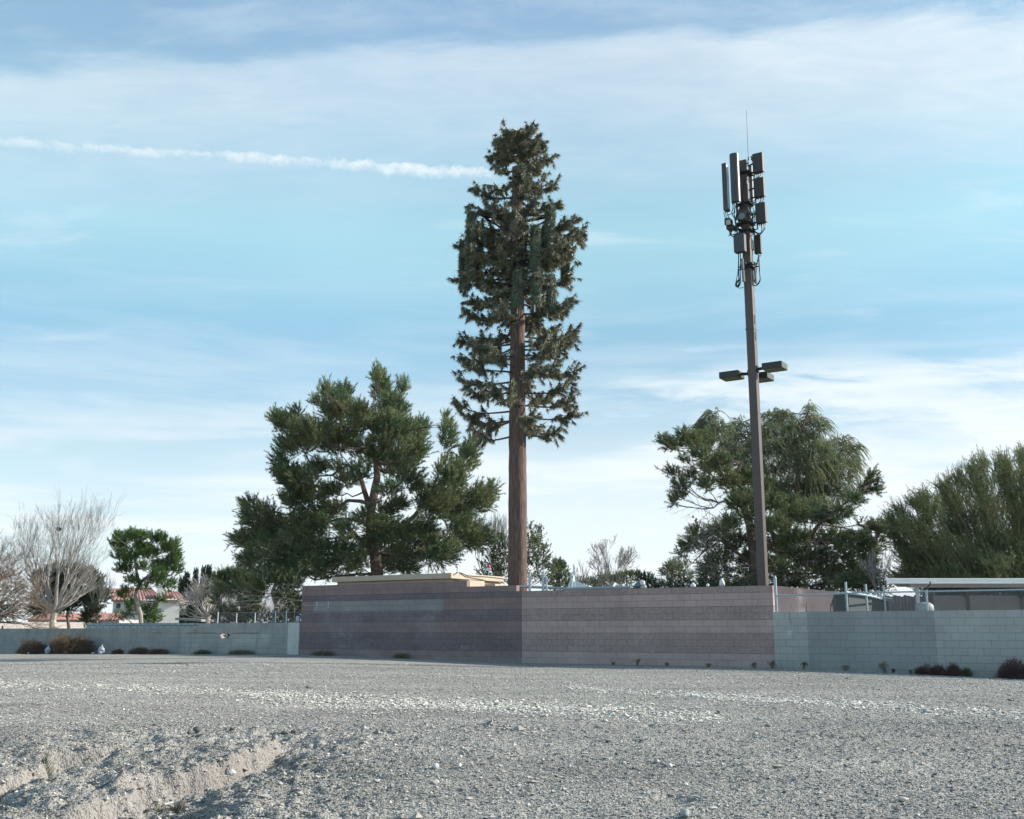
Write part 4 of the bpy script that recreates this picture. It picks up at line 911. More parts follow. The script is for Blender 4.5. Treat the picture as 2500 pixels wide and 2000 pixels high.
bl0 = Z2([(430,150,35,45),(400,210,60,55),(470,230,60,50),(360,240,30,30),(590,200,50,45),(560,260,60,50),(760,160,60,45),(820,150,55,40),(720,230,60,50),(900,210,60,50),(965,120,22,45),(980,180,50,40),(1030,200,40,45),(950,270,70,50),(1000,340,70,55),(860,310,70,60),(760,330,70,60),(660,330,60,60),(560,370,70,60),(650,450,70,60),(780,450,80,60),(520,320,60,50),(700,260,60,40),(830,230,60,45),(900,380,80,60),(1040,330,50,45),(1000,480,70,50),
   (1120,300,45,35),(1160,290,40,25),(1180,350,45,50),(1110,390,60,50),(1050,440,70,60),(950,440,80,60),(1190,420,40,50),(1160,500,50,50),(1080,540,70,55),(970,560,80,60),(870,540,80,60),(1150,590,50,40),(760,560,80,60),(1000,640,80,50),(1220,320,30,20),(620,580,60,50),(880,640,70,40)], 1550, 950, .4406)
cs = crown(fo, D, bl0, 130, .72, 32, .18, .017, up=.05, out=.55, spread=.34, droop=.95, along=1.3, tw=tw, seed=9, ctr=(1900, 1330), back=.5)
n1 = down(trunkpts(D, [(1905, 1420), (1915, 1340), (1925, 1280), (1945, 1200), (1950, 1140), (1950, 1090), (1960, 1040), (1972, 1010)])); tk.tube(n1, np.linspace(.26, .05, len(n1)), 8)
n2 = trunkpts(D, [(1925, 1280), (1890, 1200), (1860, 1120), (1840, 1070)]); tk.tube(n2, [.14, .10, .07, .04], 6)
n3 = trunkpts(D, [(1930, 1270), (1985, 1220), (2010, 1160), (2035, 1100)]); tk.tube(n3, [.14, .10, .07, .04], 6)
n4 = trunkpts(D, [(1915, 1340), (1830, 1230), (1780, 1150), (1750, 1050)]); tk.tube(n4, [.14, .10, .07, .03], 6)
limbs_to(tk, np.vstack([n1, n2, n3, n4]), cs, .06, 13, sag=.05); tk.build('trunk', m_bark, root); fo.build('crown', m_willow, root); tw.build('twigs', m_bark, root)

# --- green-twigged desert tree on the right
D = 50.0
root = thing('desert_tree', base_of(2520, D), 'broad green-twigged desert tree with many upswept stems behind the white patio roof', 'tree'); fo = MB(); tk = MB(); tw = MB()
bl0 = Z2([(1420,680,30,45),(1470,640,40,45),(1450,760,50,70),(1500,720,60,80),(1490,860,60,90),(1560,600,55,50),(1610,560,40,40),(1640,640,80,80),(1590,760,80,90),(1620,900,110,90),(1540,970,70,60),(1720,520,55,50),(1790,470,50,50),(1760,600,100,90),(1790,740,110,110),(1820,900,120,100),(1880,420,50,55),(1930,380,40,45),(1910,520,90,90),(1950,650,110,100),(1980,800,120,110),(2000,940,120,80),
  (2040,370,50,50),(2060,450,80,80),(2100,560,90,100),(2140,700,100,110),(2150,860,110,110),(2150,350,50,60),(2200,460,80,90),(2280,400,90,90),(2290,560,130,120),(2300,750,140,130),(2320,930,140,90),(2450,500,120,150),(2500,750,150,170),(2650,620,130,170),(2800,760,150,170),(2750,480,100,90),(1700,970,120,50),(1900,1000,140,50),(2100,1000,140,50),(1480,1010,70,40),(1650,1010,110,40),(1820,1030,110,35),(2000,1040,110,30),(2180,1030,110,40),(1560,900,80,70),(1700,830,90,70)], 1550, 950, .4406)
b0 = base_of(2520, D); b0[2] = 1.2
bl0 = [(b[0], b[1] + 16) + tuple(b[2:]) for b in bl0]
def verde():
    g = np.random.default_rng(77); i = 0
    for b in bl0:
        x, y, rx, ry = b[:4]
        for cp in range(2):
            DD = D + g.uniform(-3.2, 3.2); c = P(x, y, DD); m = MPP(y, DD); rad = np.array([rx * m, rx * m * 1.1, ry * m]); n = int(90 * math.pi * rad[0] * rad[2]) + 4
            p, d = blob_pts(n, c, rad, .5); o_ = nrm(p - b0); dr = nrm(o_ * .9 + [0, 0, .45] + .60 * g.normal(size=p.shape))
            L_ = .55 * g.uniform(.5, 1.5, n); plumes(fo, p - dr * .2, dr, L_, 26, .15, .015, spread=1.0, along=1.2, tw=tw)
            a = b0 + nrm(np.array([[c[0] - b0[0], c[1] - b0[1], 0.]]))[0] * g.uniform(.1, .5)
            pts = limb(tk, a, c, .05 + .02 * g.uniform(), .012, 5, -.10, 900 + i, 8, .04); i += 1
            k = 8; q, _ = blob_pts(k, c, rad * .8); tk.segs(pts[g.integers(3, 7, k)], q, np.full(k, .018), np.full(k, .006))
verde()
tk.tube([b0 + [0, 0, -1.4], b0 + [.05, 0, -.6], b0], [.3, .25, .2], 8); tk.build('trunk', bark('bark_green', (.15, .14, .085)), root); fo.build('crown', m_verde, root); tw.build('twigs', bark('twig_green', (.12, .14, .07)), root)
bare('bare_tree', 2153, 47.0, 'thin lilac-grey leafless trees in the gap left of the white patio roof', [(a, .8) for a in (-.3, -.1, .05, .2)], .05, 1.0, 5, 66, m_bark_g, m_dead, up=.25, ang=.3, base_y=1475, minr=.006)
roundtree('evergreen_tree', 2104, 49, [(2075,1425,24,16),(2100,1410,28,20),(2120,1395,22,20),(2135,1420,18,18),(2095,1432,30,10),(2050,1432,24,10)], 'low green bush between the ragged pine and the white patio roof', m_oldpine, m_bark, dens=70, seed=81, tr=.08)

mb = MB(); crown(mb, 57, [(545 + 22 * i, 1508 + (i * 7) % 9, 20, 14) for i in range(9)] + [(560, 1552, 30, 12)], 70, .4, 36, .12, .024, up=.2, seed=333, back=0)
root = thing('undergrowth', base_of(630, 57), 'dark mixed undergrowth below the low pines behind the thin left fence', 'undergrowth'); mb.build('foliage', m_dark, root)
mb = MB(); g = np.random.default_rng(8)
for i in range(40): grow(mb, P(530 + i * 5, 1535, 56.5), nrm(np.array([g.normal() * .5, g.normal() * .3, 1.])), .6, .016, 3, 5, g, up=.1, ang=.45, minr=.006)
mb.build('stems', m_deadb, root)['kind'] = 'stuff'

mb = MB(); crown(mb, 53.5, [(1600 + 24 * i, 1432 + (i * 5) % 11, 24, 14) for i in range(24)], 75, .4, 36, .12, .026, up=.3, seed=334, back=0)
root = thing('undergrowth', base_of(1880, 53.5), 'dark tangled undergrowth below the ragged pine behind the light pole', 'undergrowth'); mb.build('foliage', m_dark, root)
mb = MB(); g = np.random.default_rng(9)
for i in range(60): grow(mb, P(1610 + i * 9.3, 1470, 53), nrm(np.array([g.normal() * .5, g.normal() * .3, 1.])), .6, .016, 3, 5, g, up=.1, ang=.45, minr=.006)
mb.build('stems', m_dead, root)['kind'] = 'stuff'
# ------------------------------------------------------------------ mast disguised as a pine
m_mtrunk = mat('mast_bark', (.120, .082, .070), .9, .38, 20, bump=.035, bscale=24, stretch=(1, 1, .13), spec=.2, col2=(.16, .108, .092), c2scale=14, c2lo=.45, c2hi=.62)
m_mneedle = mat('plastic_needles', (.13, .135, .085), .45, .25, .8, spec=.4, trans=.10, island=.55, col2=(.27, .26, .17), c2scale=3.5)
m_mgreen = mat('antenna_green', (.075, .10, .075), .55, .15, 4, spec=.4)
m_mneedle2 = mat('sleeve_needles', (.145, .175, .115), .5, .25, 1.5, spec=.4, island=.5, trans=.1)
m_mbranch = mat('branch_tube', (.085, .07, .062), .7, .15, 5)
m_black = mat('black_plastic', (.016, .016, .018), .5, .1, 10)
MX, MY = .21, 40.4
root = thing('mast', (MX, MY, 0), 'tall phone mast disguised as a pine, with brown trunk and plastic needles', 'phone mast')
mb = MB()
zs_ = np.linspace(-.2, 19.3, 60); a = np.arange(26) * 2 * math.pi / 26
rad = np.interp(zs_, [0, 8, 19.6], [.375, .33, .20])
V = np.concatenate([np.stack([MX + np.cos(a) * (r_ + .008 * np.cos(a * 9 + z_) + .006 * g_), MY + np.sin(a) * (r_ + .008 * np.cos(a * 9 + z_) + .006 * g_), np.full(26, z_)], 1) for z_, r_, g_ in zip(zs_, rad, rng.normal(size=(60, 26)))])
i = np.arange(59)[:, None] * 26; k = np.arange(26)[None]; F = np.stack([i + k, i + (k + 1) % 26, i + 26 + (k + 1) % 26, i + 26 + k], -1).reshape(-1, 4)
mb.add(V, F); mb.build('trunk', m_mtrunk, root, smooth=True)
TRZ = lambda z: np.interp(z, [0, 8, 19.6], [.375, .33, .20])
zpx = lambda y: P(1264, y, MY)[2]
g = np.random.default_rng(4242)
def mbranch(z, az, L_, lift=.35, drop=.12, dens=1.0, start=.32):
    """horizontal limb that sags a little and turns up at the tip, with upright and hanging plastic sprigs"""
    d = np.array([math.cos(az), math.sin(az), 0]); s_ = np.array([-d[1], d[0], 0]); r0 = TRZ(z)
    t = np.linspace(0, 1, 9); bend = g.normal() * .12
    pts = np.array([MX, MY, z]) + d * (r0 * .9 + t[:, None] * L_) + s_ * (bend * t[:, None] ** 2 * L_) + np.array([0, 0, 1]) * (-drop * np.sin(t * 2.2) + lift * np.clip(t - .45, 0, 1) ** 2 * 2.2)[:, None]
    tk = MB(); tk.tube(pts, np.linspace(.042, .014, 9), 6)
    fo = MB(); n = max(4, int(L_ * 12 * dens)); ts = g.uniform(start, 1.0, n); base = np.array([np.interp(ts, t, pts[:, j]) for j in range(3)]).T
    # sprigs: short sub-twigs, mostly upright or outward, covered in downward combed needles
    sd = nrm(np.stack([d[0] * .5 + s_[0] * q for q in g.normal(size=n) * .9]).reshape(-1, 1) * [1, 0, 0] + np.stack([d[1] * .5 + s_[1] * q for q in g.normal(size=n) * .9]).reshape(-1, 1) * [0, 1, 0] + np.array([0, 0, 1]) * g.uniform(-.7, 1.1, (n, 1)))
    sl_ = g.uniform(.25, .62, n) * (1.0 if L_ > 1 else .8)
    tip = base + sd * sl_[:, None]; tk.segs(base, tip, np.full(n, .016), np.full(n, .010))
    k = 6; tt = g.uniform(.05, 1.0, (n, k)); cpos = base[:, None] + (tip - base)[:, None] * tt[..., None]
    nb = 15; cp = np.repeat(cpos.reshape(-1, 3), nb, 0)
    nd = nrm(np.repeat(np.repeat(sd, k, 0), nb, 0) * .35 + g.normal(size=cp.shape) * .50 + np.array([0, 0, -.9]) + d * .15)
    fo.blades(cp, nd, g.uniform(.13, .25, len(cp)), .032)
    # needles along the limb itself
    m_ = int(L_ * 90 * dens); ts = g.uniform(start, 1.02, m_); bp = np.array([np.interp(ts, t, pts[:, j]) for j in range(3)]).T
    fo.blades(bp, nrm(g.normal(size=bp.shape) * .7 + np.array([0, 0, -.5]) + d * .4), g.uniform(.12, .22, m_), .030)
    br = tk.build('branch', m_mbranch, root); fo.build('needles', m_mneedle, br)
def Lz(y, side):      # crown half width read off the photograph, in photo pixels
    ys = [318, 345, 400, 430, 460, 500, 540, 580, 620, 680, 740, 770, 805, 850, 900, 950, 985, 1010, 1040, 1062]
    l_ = [25, 70, 62, 85, 112, 105, 118, 140, 145, 148, 145, 140, 155, 140, 158, 138, 160, 150, 130, 110]
    r_ = [25, 66, 92, 100, 108, 118, 138, 165, 158, 152, 155, 145, 150, 140, 150, 158, 152, 140, 132, 120]
    return np.interp(y, ys, l_ if side < 0 else r_)
low = [(1060, -1), (1058, 1), (1046, .2), (1022, -1), (1012, 1), (1018, -.6), (1030, .6), (999, -1), (985, 1), (1000, .4), (978, -.5), (992, -.2), (956, 1), (948, -.9), (952, .5), (927, -1), (905, 1), (912, .7), (905, -.7), (920, .1), (928, .4), (870, -1), (862, 1), (875, .6), (868, -.6), (880, .15), (893, -.3), (835, -1), (828, 1), (845, .55), (838, -.55), (822, -.85), (850, .9)]
for y_, c_ in low:
    c_ = max(-1, min(1, c_ + g.normal() * .05)); front = -1 if g.uniform() < .6 else 1
    az = math.atan2(front * math.sqrt(max(0, 1 - c_ * c_)), c_); m_ = MPP(y_, MY); L_ = Lz(y_, c_) * m_ * g.uniform(.9, 1.0) - .3
    mbranch(zpx(y_) - .1, az, L_, lift=.45 + .1 * g.normal(), dens=.85, start=.28 + .28 * g.uniform())
ys_ = []
for i in range(48):
    y_ = 815 - (815 - 405) * (i / 47) ** .92; az = i * 2.39996 + g.normal() * .2; c_ = math.cos(az); m_ = MPP(y_, MY)
    L_ = Lz(y_, c_) * m_ * g.uniform(.82, 1.03) - .24
    mbranch(zpx(y_) - .1, az, max(L_, .5), lift=.55 if y_ > 430 else .45, dens=1.5 if y_ > 560 else 1.15, start=.10 + .15 * g.uniform())
for k in range(9):
    mbranch(zpx(398) + .10 * k, k * 2.4 + .6, .98 - .03 * k, lift=.22, drop=-.12, dens=2.8, start=.0)
for k in range(5):
    mbranch(zpx(352) + .05 * k, k * 1.3 + .2, .62, lift=.15, drop=-.05, dens=4.0, start=.0)
for y_, az in ((522, 3.5), (560, 2.75), (590, 3.75), (625, 3.3), (655, 4.0), (690, 3.0), (600, -.45), (650, -.9), (560, -.2)):
    mbranch(zpx(y_), az, Lz(y_, math.cos(az)) * MPP(y_, MY) * .98 - .2, lift=.5, dens=1.5, start=.25)
# antennas in needle sleeves
def sleeve(px_, y0, y1, wpx, dy, pale=1.0, bare_=.0):
    c = P(px_, (y0 + y1) / 2, MY + dy); top = P(px_, y0, MY + dy)[2]; bot = P(px_, y1, MY + dy)[2]; m_ = MPP((y0 + y1) / 2, MY + dy); w = wpx * m_
    c = np.array([c[0], MY + dy, (top + bot) / 2]); az = math.atan2(c[1] - MY, c[0] - MX)
    mb = MB(); mb.box(c, (w * .62, w * .78, top - bot), az, bev=.03); o = mb.build('panel_antenna', m_mgreen, root)
    n = int((top - bot) * 800 * (1 - bare_)); a = g.uniform(0, 6.28, n); z = g.uniform(bot, top + .03, n)
    p = np.stack([c[0] + np.cos(a) * w * .44, c[1] + np.sin(a) * w * .44, z], 1); d = np.stack([np.cos(a) * .6, np.sin(a) * .6, np.full(n, -.75)], 1) + g.normal(size=(n, 3)) * .3
    fo = MB(); fo.blades(p, d, g.uniform(.10, .20, n), .034); fo.build('needle_sleeve', m_mneedle2, o)
    mb = MB(); mb.cyl((c[0] - math.cos(az) * w * .6, c[1] - math.sin(az) * w * .6, bot - .25), (c[0] - math.cos(az) * w * .6, c[1] - math.sin(az) * w * .6, top + .1), .03, n=6)
    for q in (.2, .8): mb.cyl((c[0] - math.cos(az) * w * .6, c[1] - math.sin(az) * w * .6, bot + (top - bot) * q), (c[0] - math.cos(az) * w * .1, c[1] - math.sin(az) * w * .1, bot + (top - bot) * q), .022, n=5)
    mb.build('mount_pipe', m_galv, root)
for q in ((1149, 517, 668, 18, -.9), (1131, 598, 706, 17, -.3), (1343, 501, 662, 20, -.9), (1306, 549, 664, 20, -1.7), (1380, 575, 690, 18, .4), (1263, 662, 748, 17, -1.9), (1309, 668, 742, 19, -1.8), (1345, 672, 760, 20, -1.2), (1172, 590, 650, 9, .8), (1200, 560, 640, 14, 1.6), (1330, 560, 660, 16, 1.5)): sleeve(*q)
# antenna mounting frame
for zf in (zpx(545), zpx(640), zpx(700)):
    mb = MB(); hexp = [np.array([MX + 1.65 * math.cos(q), MY + 1.65 * math.sin(q), zf]) for q in np.arange(4) * 2.0944 - .5]
    for i in range(3): mb.cyl(hexp[i], hexp[i + 1], .035, n=6); mb.cyl((MX, MY, zf), hexp[i], .05, n=6)
    mb.box((MX, MY, zf), (.62, .62, .25), .3, bev=.03); mb.build('mount_frame', m_black, root)
for (x_, y_, w_, h_, dy) in ((1282, 672, 12, 22, -.5), (1244, 662, 9, 14, -.5), (1232, 607, 16, 16, -.3), (1300, 640, 14, 26, .6), (1325, 705, 13, 26, .9)):
    mb = MB(); m_ = MPP(y_, MY); mb.box(P(x_, y_, MY + dy), (w_ * m_, .18, h_ * m_), .2, bev=.02); mb.build('radio_unit', m_mgreen if x_ != 1232 else m_black, root)
for (x_, y_) in ((1180, 672), (1196, 668), (1323, 620), (1240, 735)):
    c = P(x_, y_, MY - .6); q = np.linspace(0, 1, 12)[:, None]; mb = MB()
    for j in range(3): mb.tube(c + np.hstack([(q - .5) * (.5 + .12 * j), 0 * q + .03 * j, np.sin(q * math.pi) * (.25 + .08 * j)]), .009, 5)
    mb.build('cable_loop', m_black, root)

# ------------------------------------------------------------------ square light pole carrying antennas
LX, LY = 8.06, 35.0
m_pole = mat('pole_brown', (.085, .066, .058), .45, .08, 1.2, spec=.35, stretch=(1, 1, .3))
m_lamp = mat('lamp_bronze', (.028, .033, .026), .5, .08, 4, spec=.4)
m_ant = mat('antenna_dark', (.036, .040, .046), .42, .05, 4, spec=.5)
m_antl = mat('antenna_light', (.32, .32, .32), .35, .05, 4, spec=.6)
m_panel = mat('radio_brown', (.040, .037, .033), .5, .06, 8, spec=.4)
m_cable = mat('black_cable', (.012, .012, .013), .45, .1, 10, spec=.4)
m_grey = mat('antenna_grey', (.14, .16, .17), .5, .05, 6)
m_lens = mat('lamp_lens', (.13, .14, .07), .3, .1, 6, spec=.6)
root = thing('light_pole', (LX, LY, 0), 'tall square brown light pole with three box lamps and a cluster of dark antennas', 'light pole')
def LP(px_, py_, dd=0.0): return P(px_, py_, LY + dd)
ZTOP = LP(1814, 394)[2]
mb = MB(); mb.box((LX, LY, ZTOP / 2 - .1), (.275, .275, ZTOP + .2), WROT, bev=.012); pole = mb.build('pole', m_pole, root)
mb = MB()
for y_ in (782, 822): mb.box(np.array([LX, LY, LP(1840, y_)[2]]) + EX * .142, (.02, .10, .30), WROT, bev=.006)
mb.build('hand_hole', m_cable, pole)
mb = MB(); mb.box(np.array([LX, LY, LP(1840, 805)[2]]), (.30, .30, .05), WROT); mb.build('collar', m_pole, pole)
ZL = LP(1850, 905)[2]
def lamp(dirn, dist, dz, sz=(.72, .62, .27)):
    c = np.array([LX, LY, ZL + dz]) + dirn * dist; ax_ = np.array([dirn, np.cross(UZ, dirn), UZ])
    mb = MB(); mb.box(c, sz, axes=ax_, bev=.015); h = mb.build('lamp_head', m_lamp, root)
    mb = MB(); mb.box(c - UZ * (sz[2] / 2 + .004), (sz[0] * .9, sz[1] * .88, .012), axes=ax_); mb.build('lens', m_lens, h)
    p0 = np.array([LX, LY, ZL + dz]) + dirn * .12
    mb = MB(); mb.tube([p0, p0 + dirn * .15, c - dirn * sz[0] / 2 + UZ * .02], [.055, .055, .05], 8); mb.box(p0 + dirn * .03, (.06, .16, .22), axes=ax_, bev=.01); mb.build('lamp_arm', m_cable, root)
lamp(EX, .74, .03, (.68, .58, .22)); lamp(-EX, .76, -.08, (.68, .58, .22)); lamp(EN, .85, -.06, (.68, .60, .22)); lamp(-EN, -1.05, -.35, (.0001, .0001, .0001)) if False else None
def pbox(name, x0, y0, x1, y1, dep, dd, m, rot=WROT, bev=.02, taper=1.0, wscale=1.0, parent=None, shape=None):
    """equipment box whose front face spans the photo rectangle x0..x1, y0..y1"""
    a = LP((x0 + x1) / 2, y0, dd); b = LP((x0 + x1) / 2, y1, dd); m_ = MPP((y0 + y1) / 2, LY + dd); c = (a + b) / 2
    c[0] = LP((x0 + x1) / 2, (y0 + y1) / 2, dd)[0]
    mb = MB(); w = (x1 - x0) * m_ * wscale; h = a[2] - b[2]
    if shape == 'round':
        ca, sa = math.cos(rot), math.sin(rot); q = np.linspace(math.pi, 2 * math.pi, 9); prof = np.stack([np.cos(q) * w / 2, np.sin(q) * dep * .75], 1); prof = np.vstack([prof, [[w / 2, dep * .4], [-w / 2, dep * .4]]])
        prof = prof @ np.array([[ca, sa], [-sa, ca]]); n = len(prof); V = np.vstack([np.column_stack([prof + c[:2], np.full(n, c[2] - h / 2)]), np.column_stack([prof + c[:2], np.full(n, c[2] + h / 2)])])
        mb.add(V, [[i, (i + 1) % n, n + (i + 1) % n, n + i] for i in range(n)]); top = np.vstack([V[n:], V[n:].mean(0) + [0, 0, .03]]); mb.add(top, [[i, (i + 1) % n, n] for i in range(n)]); bo = np.vstack([V[:n], V[:n].mean(0)]); mb.add(bo, [[(i + 1) % n, i, n] for i in range(n)])
    else: mb.box(c, (w, dep, h), rot, bev=bev)
    return mb.build(name, m, parent or root), c, w, h
# tall panels on the left
oA, cA, wA, hA = pbox('panel_antenna', 1766, 401, 1778, 516, .24, -.15, m_ant, rot=WROT, bev=.015, wscale=.95); oA['label'] = 'narrow panel antenna, leftmost on the pole, its side catching the sun'
mb = MB(); mb.box(cA + EX * (wA / 2 + .004), (.008, .19, hA * .93), WROT); mb.build('bright_side', mat('sunlit_side_tone', (.75, .73, .70), .30, .05, 6, metal=.3, spec=.8), oA)  # sunlight on the panel's right side, set into a paler plate
pbox('panel_antenna', 1783, 377, 1805, 494, .17, -.55, m_grey if 0 else m_ant, shape='round')
pbox('panel_antenna', 1827, 405, 1838, 495, .10, .35, m_grey, bev=.01)
# three square radio antennas on the right
for (x0, y0, x1, y1) in ((1839, 376, 1864, 422), (1842, 436, 1867, 482), (1846, 497, 1871, 545)):
    o_, c, w, h = pbox('radio_antenna', x0, y0, x1, y1, .20, -.25, m_panel, bev=.012)
    mb = MB()
    for q in np.linspace(-.4, .4, 5): mb.cyl(c + EX * w * q - UZ * (h / 2), c + EX * w * q - UZ * (h / 2 + .10), .018, n=5)
    mb.build('connector', m_cable, o_)
    mb = MB(); mb.cyl(c + EN * .12 - EX * w * .6 + UZ * .1, c + EN * .25 - EX * (w * .6 + .25) + UZ * .1, .03, n=5); mb.cyl(c + EN * .12 - UZ * h * .3, c + EN * .25 - EX * (w * .6 + .2) - UZ * h * .3, .03, n=5); mb.build('bracket', m_cable, o_)
mb = MB(); mb.cyl(LP(1838, 383, .05), LP(1850, 560, .05), .03, n=6); mb.build('mount_pipe', m_cable, root)
mb = MB(); mb.cyl(LP(1790, 385, .05), LP(1800, 530, .05), .03, n=6); mb.build('mount_pipe', m_cable, root)
# remote radios
for args in (('radio_unit', 1804, 516, 1823, 540, .26, -.30, m_panel), ('radio_unit', 1825, 520, 1835, 538, .26, .0, m_grey), ('radio_unit', 1772, 535, 1786, 552, .30, -.2, m_panel), ('radio_unit', 1776, 553, 1796, 562, .28, -.1, m_panel), ('radio_unit', 1793, 572, 1820, 617, .22, -.32, m_ant), ('radio_unit', 1842, 574, 1859, 620, .16, .15, m_panel), ('radio_unit', 1824, 586, 1838, 612, .20, .05, m_cable)):
    pbox(*args, bev=.02)
mb = MB(); mb.box(LP(1778, 543, -.37), (.16, .01, .17), WROT); mb.build('label_plate', m_antl, root)
mb = MB(); c = LP(1811, 528, -.455); mb.tube([c, c - EN * .02], [.12, .11], 14); mb.build('fan_grille', m_grey, root)
for y_, s_ in ((426, .55), (500, .45), (548, .50), (565, .45), (648, .42), (655, .46)):
    mb = MB(); mb.box((LX, LY, LP(1820, y_)[2]), (s_, s_ * .9, .07), WROT, bev=.015)
    for q in (EX, -EX, EN, -EN): mb.cyl(np.array([LX, LY, LP(1820, y_)[2]]) + q * .1, np.array([LX, LY, LP(1820, y_)[2]]) + q * (s_ * .8), .025, n=5)
    mb.build('mount_collar', m_cable, root)
g = np.random.default_rng(99)
def cable(pts, r_=.013, n=10, jit=.02):
    pts = np.array(pts); t = np.linspace(0, len(pts) - 1, n * (len(pts) - 1) + 1); out = []
    P_ = np.vstack([2 * pts[0] - pts[1], pts, 2 * pts[-1] - pts[-2]])
    for q in t:
        i = min(int(q), len(pts) - 2); u = q - i; a, b, c, d = P_[i], P_[i + 1], P_[i + 2], P_[i + 3]
        out.append(.5 * (2 * b + (c - a) * u + (2 * a - 5 * b + 4 * c - d) * u ** 2 + (3 * b - a - 3 * c + d) * u ** 3))
    mb = MB(); mb.tube(np.array(out), r_, 5, cap=False); return mb.build('cable', m_cable, root)
def cpx(*pp, dd=-.2, r_=.013):
    j = g.normal(size=3) * .015; cable([LP(x, y, dd) + j for x, y in pp], r_)
for k in range(3):     # bundles that drop below the radios and loop back to the pole
    cpx((1803 + 2 * k, 620), (1803 + 1.5 * k, 660), (1805 + k, 690), (1800, 700 + k), (1799 - k, 692), (1806, 680 + 2 * k), r_=.016)
    cpx((1850 + 2 * k, 622), (1852 + 2 * k, 660), (1854 + 1.5 * k, 685), (1846 + k, 698), (1838, 697 - k), (1836, 680), dd=0)
    cpx((1852 + 3 * k, 622), (1848, 645), (1845 + k, 670), (1838, 700 - k), (1832, 702), dd=0, r_=.010)
    cpx((1866 - 4 * k, 546), (1866 - 3 * k, 560), (1856, 570 + k), (1843, 568 - k), (1838, 556), (1836, 545), dd=-.1, r_=.015)
    cpx((1779 + 3 * k, 562), (1781 + 2 * k, 572), (1788, 578 + k), (1794, 580), dd=-.2, r_=.014)
    cpx((1864 - 5 * k, 482), (1860 - 3 * k, 492), (1850, 498), (1838, 500), dd=-.05, r_=.014)
    cpx((1858 - 4 * k, 423), (1854 - 3 * k, 432), (1846, 436), (1836, 440 + k), dd=0, r_=.012)
    cpx((1768 + 3 * k, 517), (1769 + 4 * k, 527), (1774 + 3 * k, 536), dd=-.2, r_=.012)
    cpx((1787 + 5 * k, 495), (1789 + 6 * k, 508), (1786 + 7 * k, 520), (1795, 540), (1800, 570), dd=-.3, r_=.016)
    cpx((1822 + 3 * k, 438), (1816 - 4 * k, 450), (1810, 480), (1812 + 4 * k, 505), dd=-.3, r_=.012)
    cpx((1840 - 4 * k, 500), (1830, 512), (1842 - 2 * k, 530), (1838, 552), (1842, 574), dd=-.1, r_=.014)
    cpx((1802 - 3 * k, 560), (1806, 545), (1800 + 6 * k, 528), (1808, 505), dd=.1, r_=.016)
cpx((1803, 618), (1800, 665), (1796, 690), (1802, 703), (1814, 702), dd=-.2, r_=.012)
mb = MB(); mb.cyl(LP(1812, 632, -.3), LP(1816, 688, -.3), .05, n=8); mb.build('cable_conduit', m_grey, root)
mb = MB(); mb.cyl(LP(1842, 640, -.1), LP(1846, 692, -.1), .045, n=8); mb.build('cable_conduit', m_grey, root)
mb = MB()
for i in range(60):
    a_ = LP(1785 + g.uniform(0, 55), 492 + g.uniform(0, 80), g.uniform(-.35, .3)); mb.tube([a_, a_ + g.normal(size=3) * .10 - [0, 0, .06], a_ + g.normal(size=3) * .12 - [0, 0, .16]], .014, 5, cap=False)
o = mb.build('cable_tangle', m_cable, root); o['kind'] = 'stuff'
for y_ in (735, 772, 846, 930, 1010, 1100, 1190, 1290, 1380):
    mb = MB(); mb.box(np.array([LX, LY, LP(1850, y_)[2]]), (.286, .286, .018), WROT); mb.build('seam_band', m_pole, root)
wb = LP(1827, 392, -.3); wt = LP(1822, 268, -.3)
mb = MB(); mb.cyl(wb, wt, .009, .006, 6); mb.cyl(wb, wb + (wt - wb) * .06, .022, n=6); mb.cyl(wb - UZ * .1, LP(1814, 400, -.1), .018, n=5); mb.build('whip_antenna', m_cable, root)
for x_, y_ in ((1834, 388), (1833, 382)):
    mb = MB(); mb.cyl(LP(x_, y_, 0), LP(x_ + 8, y_ + 9, 0), .03, n=6); mb.build('bracket', m_cable, root)
# ------------------------------------------------------------------ equipment shelter inside the compound
m_beige = mat('beige_stucco', (.40, .335, .25), .85, .08, 3, bump=.002, bscale=80)
m_beige2 = mat('beige_trim', (.46, .385, .29), .8, .06, 3)
SA = Wp(-10.15, 1.5); ex_, en_ = EX, EN
root = thing('equipment_shelter', Wp(-7.1, 3.3), 'flat-roofed beige equipment shelter behind the purple block wall', 'equipment shelter')
mb = MB(); mb.box(Wp(-7.15, 3.4, 1.5), (5.75, 3.4, 3.05), WROT); mb.build('wall', m_beige, root)
mb = MB(); mb.box(Wp(-7.15, 3.4, 3.14), (6.05, 3.75, .21), WROT, bev=.012); mb.build('roof', m_beige2, root)
mb = MB(); mb.box(Wp(-3.95, 2.6, 2.83), (.55, 1.1, .30), WROT, bev=.02); mb.box(Wp(-3.8, 4.1, 2.75), (.6, 1.0, .28), WROT, bev=.02); mb.build('wall_unit', m_beige2, root)
mb = MB(); cable_ = [(1121, 1398), (1130, 1401), (1140, 1406), (1165, 1408), (1190, 1409), (1215, 1412), (1242, 1416)]
mb.tube([P(x, y, 41.4 + (x - 1100) * .02) for x, y in cable_], .02, 5); mb.tube([P(1118, 1397, 41.3), P(1110, 1402, 41.3), P(1106, 1405, 41.3)], .018, 5); mb.build('roof_cable', m_cable, root)
mb = MB(); mb.cyl(P(1249, 1430, 44.6), P(1249, 1407, 44.6), .05, n=6); mb.build('corner_post', m_galv, root)
root = thing('satellite_antenna', Wp(-4.5, 2.0, 3.25), 'small white mushroom-shaped antenna on the roof corner of the beige shelter', 'antenna')
q = P(1116, 1384, 41.9); mb = MB(); mb.cyl([q[0], q[1], 3.0], q, .018, n=6); mb.build('pole', m_galv, root)
